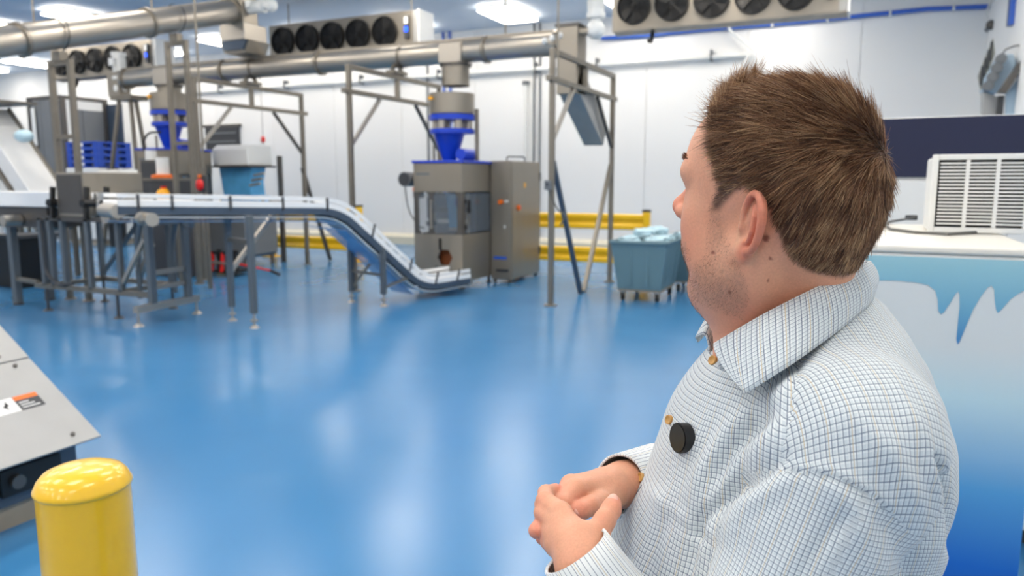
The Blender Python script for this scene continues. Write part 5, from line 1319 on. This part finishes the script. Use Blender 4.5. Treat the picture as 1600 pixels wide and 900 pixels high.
# clumps: random offsets shared by neighbours
cl = np.floor(qh/.011).astype(int); key = (cl[:, 0]*73856093 ^ cl[:, 1]*19349663 ^ cl[:, 2]*83492791) % 4096
tab = rng.normal(0, 1, (4096, 4)); wd_ = np.linalg.norm(qh-whorl, axis=1); d += tab[key, :3]*.2+rng.normal(0, .14, (NH, 3))+rng.normal(0, .8, (NH, 3))*np.exp(-(wd_/.012)**2)[:, None]
d = d*(1-frontz)[:, None]+frontz[:, None]*(np.array([.0, .05, .95])+tab[key, :3]*.14)
dw = d@HM.T; dw -= nrm*(dw*nrm).sum(1)[:, None]; dw /= np.linalg.norm(dw, axis=1, keepdims=True)+1e-9
topz = sstep(qh[:, 2], .05, .11)
low = np.clip((qh[:, 2]+.07)/.12, 0, 1)
length = (.009+.011*low+.013*topz-.008*frontz)*(1+.18*rng.normal(0, 1, NH)+.15*tab[key, 3]); length = np.clip(length, .004, .05)*np.maximum(np.clip((mm+4)/26, .3, 1), .75*frontz)
lift = .13+.09*topz+.06*rng.normal(0, 1, NH)+.4*frontz
curl = -.04*np.ones(NH)+.1*frontz+.08*rng.normal(0, 1, NH)
HD, HB, HL = np.array(srgb(74, 50, 36)), np.array(srgb(136, 95, 68)), np.array(srgb(200, 164, 124))
tn = np.clip(.36+.27*rng.normal(0, 1, NH)+.2*tab[key, 3]+.62*sstep(qh[:, 0], .045, .085)+.15*sstep(.02-qh[:, 2], 0, .08), 0, 1)
cols = np.where((tn < .5)[:, None], HD+(HB-HD)*(tn*2)[:, None], HB+(HL-HB)*(tn*2-1)[:, None])
hair = strands('hair', roots+nrm*-.0006, dw, nrm, length, np.full(NH, .00026)*(1+.3*rng.random(NH)), lift, curl, cols, person, seg=3)
tag(hair, 'short brown hair brushed forward with a lighter upturned fringe', kind='stuff')
# stubble on the jaw
fm = inpoly(*PX(from_head(np.abs(q_)*np.array([0, 1, 0])+q_*np.array([1, 0, 1]))), beard) | ((q_[:, 2] < -.045) & (q_[:, 0] > .05))
ws = area*fm; ws /= ws.sum(); pk = rng.choice(len(ctr), 5200, p=ws); uvw = rng.dirichlet((1, 1, 1, 1), 5200); sr = (fc[pk]*uvw[..., None]).sum(1); sn0 = grad(nfield, sr)
sd0 = np.tile(-Ux*.8+Fx*.2, (5200, 1))+rng.normal(0, .3, (5200, 3))
strands('stubble', sr, sd0, sn0, .0012+.0008*rng.random(5200), np.full(5200, .00011), np.full(5200, .5), np.zeros(5200), np.tile(HB*.75, (5200, 1)), person, seg=1)
# brows + lashes
for s in (1, -1):
    nb = 130; t = rng.random(nb); r_ = np.stack([.104-.03*t**1.4, s*(.012+.042*t), .041+.008*np.sin(t*2.4)+rng.normal(0, .0017, nb)], 1); P_ = from_head(r_)
    for _ in range(6): P_ = P_-grad(nfield, P_)*nfield(P_.astype(np.float32))[:, None]
    nn = grad(nfield, P_); dd = np.tile(s*Lx*.9+Ux*.35-Fx*.2, (nb, 1))+rng.normal(0, .15, (nb, 3))
    strands('eyebrow', P_, dd, nn, np.full(nb, .0045), np.full(nb, .0003), np.full(nb, .25), np.zeros(nb), np.tile(HB*.8, (nb, 1)), person, seg=2)
    nb = 50; t = np.linspace(0, 1, nb); P_ = from_head(np.stack([.0925-.012*(t-.4)**2*3, s*(.021+.024*t), .024+0*t], 1))
    strands('eyelash', P_, np.tile(Fx*.8+Ux*.3, (nb, 1)), np.tile(Ux, (nb, 1)), np.full(nb, .007), np.full(nb, .00022), np.full(nb, .1), np.full(nb, .5), np.tile(HD, (nb, 1)), person, seg=3)
# nails on the two thumbs
for c, ax in ((RHAND['fing'][4], np.array([0, -.75, .65])), (LHAND['fing'][4], LP(950, 780, .72)-LP(957, 788, .74))):
    tip = c[-1][0]; dr = tip-c[-2][0]; dr /= np.linalg.norm(dr); n3 = ax-dr*np.dot(ax, dr); n3 /= np.linalg.norm(n3); sd = np.cross(dr, n3)
    mb = MB().ball((0, 0, 0), 1, 14, 8); v = np.array(mb.v); v = tip+n3*.0066-dr*.001+np.outer(v[:, 0]*.0078, dr)+np.outer(v[:, 1]*.0058, sd)+np.outer(v[:, 2]*.0026, n3)
    meshobj('fingernail', v, np.array(mb.f), 'nail', person)
# ---------------------------------------------------------------- shirt
sv, sf = surf(shirt_field, (.0, .48, .9), (.57, 1.24, 1.66), .0048)
sn = grad(shirt_field, sv, .004)
sx, sy = PX(sv); near = (sn[:, 1] < .35) & (sv[:, 1] < .93)
def fold(pts, w, amp):
    """a ridge (amp > 0) or crease (amp < 0) along a line given in photo pixels on the near side"""
    pts = np.array(pts, float); d = np.full(len(sx), 1e9); tt = np.zeros(len(sx)); L = len(pts)-1
    for i in range(L):
        a, b = pts[i], pts[i+1]; e = b-a; t = np.clip(((sx-a[0])*e[0]+(sy-a[1])*e[1])/(e@e), 0, 1); dd = np.hypot(sx-a[0]-t*e[0], sy-a[1]-t*e[1])
        m = dd < d; d[m] = dd[m]; tt[m] = (i+t[m])/L
    return near*amp*np.exp(-(d/w)**2)*np.sin(np.clip(tt*.92+.06, 0, 1)*math.pi)**.6
disp = np.zeros(len(sv))
for pts, w, amp in (([(1230, 600), (1150, 668), (1100, 735), (1078, 820)], 17, .006), ([(1205, 640), (1140, 705), (1112, 760)], 13, -.005), ([(1225, 665), (1165, 720), (1120, 790), (1090, 900)], 15, .006),
                    ([(1225, 715), (1150, 765), (1098, 815), (1075, 900)], 11, -.007), ([(1240, 745), (1165, 790), (1120, 850), (1100, 920)], 16, .005), ([(1090, 690), (1060, 760), (1010, 850)], 14, .004),
                    ([(1120, 650), (1075, 730), (1030, 830), (1010, 900)], 12, -.004), ([(1040, 790), (1075, 830), (1120, 850)], 9, -.004), ([(1020, 770), (1065, 815), (1100, 860)], 11, .004),
                    ([(1300, 745), (1340, 800), (1350, 900)], 26, .004), ([(1360, 790), (1400, 840), (1420, 920)], 18, -.004), ([(1330, 640), (1390, 700), (1440, 800), (1455, 900)], 20, .004),
                    ([(1400, 600), (1440, 680), (1463, 760), (1468, 900)], 12, .004), ([(1462, 712), (1474, 750), (1484, 800), (1482, 860)], 7, -.012), ([(1252, 560), (1235, 640), (1222, 732)], 4, -.0015), ([(1250, 900), (1290, 840), (1330, 800)], 14, -.003),
                    ([(1218, 735), (1260, 738), (1310, 748), (1360, 775), (1408, 818)], 4.5, -.003), ([(1215, 728), (1262, 731), (1312, 740), (1362, 767), (1412, 810)], 5, .0018)):
    disp += 1.5*fold(pts, w, amp)
ph = rng.uniform(0, 6.28, 6)
disp += .0006*np.sin(sv[:, 2]*75+sv[:, 0]*60+ph[0])*np.sin(sv[:, 1]*40+ph[1])+.0005*np.sin(sv[:, 2]*120-sv[:, 0]*90+sv[:, 1]*50+ph[2])
sv = sv+sn*disp[:, None]
# cloth coordinates per face corner
fcn = sv[sf].mean(1)
def arm_uv(P, SH, EL, WR):
    ax1 = (EL-SH)/np.linalg.norm(EL-SH); ax2 = (WR-EL)/np.linalg.norm(WR-EL); L1 = np.linalg.norm(EL-SH)
    t1 = (P-SH)@ax1; t2 = (P-EL)@ax2; on2 = t1 > L1
    def ang(P, o, ax, ref):
        r = P-o; r = r-np.outer(r@ax, ax); e1 = ref-ax*np.dot(ref, ax); e1 /= np.linalg.norm(e1); e2 = np.cross(ax, e1)
        return np.arctan2(r@e2, r@e1)
    ref = np.array([.25, 1., 0.0]) if SH[1] < .85 else np.array([.25, -1., 0.0])
    a1 = ang(P, SH, ax1, ref)
    return a1*.084, t1*1.2
def torso_uv(P):
    a = np.arctan2(P[:, 1]-.85, -(P[:, 0]-.315)); return a*.18, P[:, 2]+.25*np.clip(.85-P[:, 1], 0, 1)*0
def yoke_uv(P):
    return 1.35*.165*np.arcsin(np.clip((P[:, 0]-.325)/.17, -.98, .98)), 1.4*.215*np.arctan2(P[:, 2]-1.26, np.abs(P[:, 1]-.85)+1e-6)
fx, fy = PX(fcn)
mirror = fcn.copy(); mirror[:, 1] = .85-np.abs(fcn[:, 1]-.85); mx2, my2 = PX(mirror)
dl = cone(fcn, SH_L, EL_L, .077, .066); dl = np.minimum(dl, cone(fcn, EL_L, WR_L, .066, .043)); dr2 = cone(fcn, SH_R, EL_R, .077, .066); dr2 = np.minimum(dr2, cone(fcn, EL_R, WR_R, .066, .043)); dt = torso_field(fcn)
seam = np.interp(mx2, [1100, 1218, 1260, 1310, 1360, 1408, 1500], [745, 735, 738, 748, 775, 818, 900])
isarm = (np.minimum(dl, dr2) < dt-.0) & (my2 > seam)
leftarm = dl < dr2
yk = (~isarm) & (mx2 > np.interp(my2, [540, 640, 735, 760, 900], [1252, 1235, 1220, 1300, 1420]))
UV = np.zeros(sf.shape+(2,))
for k in range(4):
    Pk = sv[sf[:, k]]
    u, v_ = torso_uv(Pk); UV[:, k, 0], UV[:, k, 1] = u, v_
    u, v_ = yoke_uv(Pk); UV[yk, k, 0], UV[yk, k, 1] = u[yk], v_[yk]
    for flag, J in ((isarm & leftarm, (SH_L, EL_L, WR_L)), (isarm & ~leftarm, (SH_R, EL_R, WR_R))):
        u, v_ = arm_uv(Pk, *J); UV[flag, k, 0], UV[flag, k, 1] = u[flag], v_[flag]
shirt = meshobj('shirt', sv, sf, 'checked_cloth', person, uv=UV.reshape(-1, 2))
tag(shirt, 'white cotton shirt with fine blue-grey checks')
# ---- collar: rows from the fold line (top) to the free edge, near half given in pixels, far half mirrored
cols_ = [((1358, 409, .842), (1366, 453, .842)), ((1340, 417, .798), (1353, 478, .774)), ((1300, 437, .763), (1312, 513, .728)), ((1250, 462, .748), (1252, 558, .698)), ((1200, 488, .752), (1206, 588, .695)), ((1160, 511, .770), (1166, 613, .706)), ((1116, 538, .810), (1163, 612, .7065))]
top = np.array([LP(*a) for a, b in cols_]); bot = np.array([LP(*b) for a, b in cols_])
def resample(P, n):
    t = np.arange(len(P)); T = np.linspace(0, len(P)-1, n); out = []
    for x_ in T:
        i = min(int(x_), len(P)-2); u = x_-i; p0, p1, p2, p3 = P[max(i-1, 0)], P[i], P[i+1], P[min(i+2, len(P)-1)]
        out.append(.5*((2*p1)+(-p0+p2)*u+(2*p0-5*p1+4*p2-p3)*u*u+(-p0+3*p1-3*p2+p3)*u**3))
    return np.array(out)
NCOL = 44
top, bot = resample(top, NCOL), resample(bot, NCOL)
YM = top[0, 1]
def mirr(P): Q = P.copy(); Q[:, 1] = YM+.74*(YM-Q[:, 1]); Q[:, 0] += .1*(YM-P[:, 1])*(P[:, 0] < .3); return Q
top = np.concatenate([mirr(top[1:])[::-1], top]); bot = np.concatenate([mirr(bot[1:])[::-1], bot]); NT = len(top)
cen = top.mean(0); NR = 9
rows = []
for j in range(NR):
    t = j/(NR-1); R_ = top+(bot-top)*t; out = R_-cen; out[:, 2] *= .2; out /= np.linalg.norm(out, axis=1, keepdims=True)
    rows.append(R_+out*(.006*math.sin(math.pi*min(1, t*1.0)))[..., None] if False else R_+out*.006*math.sin(math.pi*t)+out*.0015)
inner = []
for t in (.08, .4, 1.0):
    Q = top.copy(); out = top-cen; out[:, 2] *= .2; out /= np.linalg.norm(out, axis=1, keepdims=True); Q = Q-out*.0045*min(1, t*6)-out*.003*t; Q[:, 2] -= .036*t; inner.append(Q)
grid = np.stack(inner[::-1]+rows); G = grid.shape[0]
cvs = grid.reshape(-1, 3); cu = np.concatenate([[0], np.cumsum(np.linalg.norm(np.diff((top+bot)/2, axis=0), axis=1))]); cu -= cu[NT//2]
hgt = np.concatenate([[0], np.cumsum(np.linalg.norm(np.diff(grid, axis=0), axis=2).max(1))])
cf, cuv = [], []
for j in range(G-1):
    for i in range(NT-1):
        cf.append((j*NT+i, j*NT+i+1, (j+1)*NT+i+1, (j+1)*NT+i))
        k_ = .82; cuv += [(cu[i]*k_, hgt[j]*k_), (cu[i+1]*k_, hgt[j]*k_), (cu[i+1]*k_, hgt[j+1]*k_), (cu[i]*k_, hgt[j+1]*k_)]
collar = meshobj('collar', cvs, np.array(cf), 'checked_cloth', person, uv=np.array(cuv))
sm = collar.modifiers.new('thickness', 'SOLIDIFY'); sm.thickness = .0022; sm.offset = 0
# ---- cuffs
def cuff(WR, EL, off0, off1, r0, r1, name='cuff'):
    ax = (EL-WR)/np.linalg.norm(EL-WR); ref = np.array([0, 0, 1.]); e1 = ref-ax*np.dot(ref, ax); e1 /= np.linalg.norm(e1); e2 = np.cross(ax, e1); n = 40; prof = [(off0, r0-.0025), (off0-.001, r0), (off0+.02, r0+.001), (off1, r1), (off1+.012, r1-.006)]
    vs, fs, uvs = [], [], []
    for o_, r in prof:
        for i in range(n): a = 2*math.pi*i/n; vs.append(WR+ax*o_+(e1*math.cos(a)*1.0+e2*math.sin(a)*.92)*r)
    for j in range(len(prof)-1):
        for i in range(n):
            fs.append((j*n+i, j*n+(i+1) % n, (j+1)*n+(i+1) % n, (j+1)*n+i)); w = 2*math.pi*.04/n
            uvs += [(i*w, .0013), ((i+1)*w, .0013), ((i+1)*w, .0013), (i*w, .0013)]
    o = meshobj(name, np.array(vs), np.array(fs), 'checked_cloth', person, uv=np.array(uvs))
    s_ = o.modifiers.new('thickness', 'SOLIDIFY'); s_.thickness = .002; s_.offset = 0; return o
cuff(WR_L, EL_L, -.014, .085, .0365, .046); cuff(WR_R, EL_R, -.008, .1, .038, .045)
# ---- buttons, placket, clip-on microphone: march the view line onto the cloth
def hit(px, py, field, Y0=.5, Y1=1.2):
    best = None
    Ys = np.linspace(Y0, Y1, 1400); P = np.stack([LP(px, py, y) for y in Ys]); dd = field(P.astype(np.float32)); i = int(np.argmax(dd < 0))
    if not (dd < 0).any(): i = int(np.argmin(dd))
    return P[i]
for bx_, by_ in ((1116, 564), (1048, 656), (1004, 746)):
    p = hit(bx_, by_, shirt_field); n_b = grad(shirt_field, p[None], .004)[0]; n_b = n_b*.6+np.array([-.75, -.55, .1]); n_b /= np.linalg.norm(n_b)
    mb = MB(); c = Vector(p+n_b*.0008); N = Vector(n_b)
    mb.cyl(c, c+N*.0022, .0056, n=24); mb.cyl(c+N*.0022, c+N*.0032, .0056, .0048, n=24, caps=False)
    a_ = N.orthogonal().normalized(); b_ = N.cross(a_)
    bt = meshobj('button', np.array([list(v) for v in mb.v]), np.array([f for f in mb.f if len(f) == 4]), 'button_wood', person)
    mb2 = MB().lathe([(.0001, 0), (.0038, 0), (.0044, .0012), (.0055, .0012), (.0057, .0)], (0, 0, 0), 24); R3 = np.array([list(a_), list(b_), list(N)]); v = np.array(mb2.v)@R3+np.array(c+N*.0024)
    meshobj('rim', v, np.array(mb2.f), 'button_wood', bt)
# placket: a narrow raised strip joining the buttons
pl_ = [hit(x_, y_, shirt_field) for x_, y_ in ((1112, 548), (1098, 585), (1073, 620), (1046, 660), (1018, 705), (993, 748), (972, 800), (956, 860), (948, 898))]
# ---------------------------------------------------------------- trousers and shoes (below the picture)
pv, pf_ = surf(pants_field, (.08, .6, .02), (.52, 1.1, 1.02), .013)
meshobj('trousers', pv, pf_, 'trouser_cloth', person)
for s in (-1, 1):
    fld = lambda P, s=s: smax(smin(ell(P, (.2, .85+s*.125, .045), (.1, .045, .055)), ell(P, (.3, .85+s*.12, .06), (.065, .042, .075)), .05), -(P[:, 2]-.022), .004)
    v, f_ = surf(fld, (.06, .85+s*.12-.08, .0), (.4, .85+s*.12+.08, .15), .006)
    sh = meshobj('shoe', v, f_, 'shoe_leather', person)
    fld = lambda P, s=s: smax(smax(smin(ell(P, (.2, .85+s*.125, .03), (.104, .049, .06)), ell(P, (.3, .85+s*.12, .03), (.07, .046, .07)), .05), P[:, 2]-.022, .003), -(P[:, 2]-.0), .002)
    v, f_ = surf(fld, (.06, .85+s*.12-.08, -.012), (.4, .85+s*.12+.08, .04), .005)
    meshobj('sole', v, f_, 'shoe_sole', sh)
# ---------------------------------------------------------------- clip-on microphone
mp = hit(1073, 684, shirt_field); N = Vector((-.93, -.34, .1)).normalized()
def to_room(p): return Vector((p[0]*cY-p[1]*sY, p[0]*sY+p[1]*cY, p[2]))
mic = thing('microphone', 'round black wireless clip-on microphone on the shirt chest', 'microphone', tuple(to_room(mp)))
Nr = to_room(N); c = to_room(mp)+Nr*.002
MB().cyl(c-Nr*.002, c+Nr*.0095, .0165, n=36).build('body', 'black', mic, bevel=.0015)
fc_ = MB().cyl(c+Nr*.009, c+Nr*.0105, .0148, n=36).build('face', 'black_gloss', mic)
sd = Nr.cross(Vector((0, 0, 1))).normalized(); upv = sd.cross(Nr)
MB().box(c+Nr*.0045+sd*.0-upv*.0166, (.004, .004, .0012)).build('switch', 'grey_paint', mic)
MB().cyl(c-Nr*.004, c, .009, n=16).build('clip', 'black', mic)
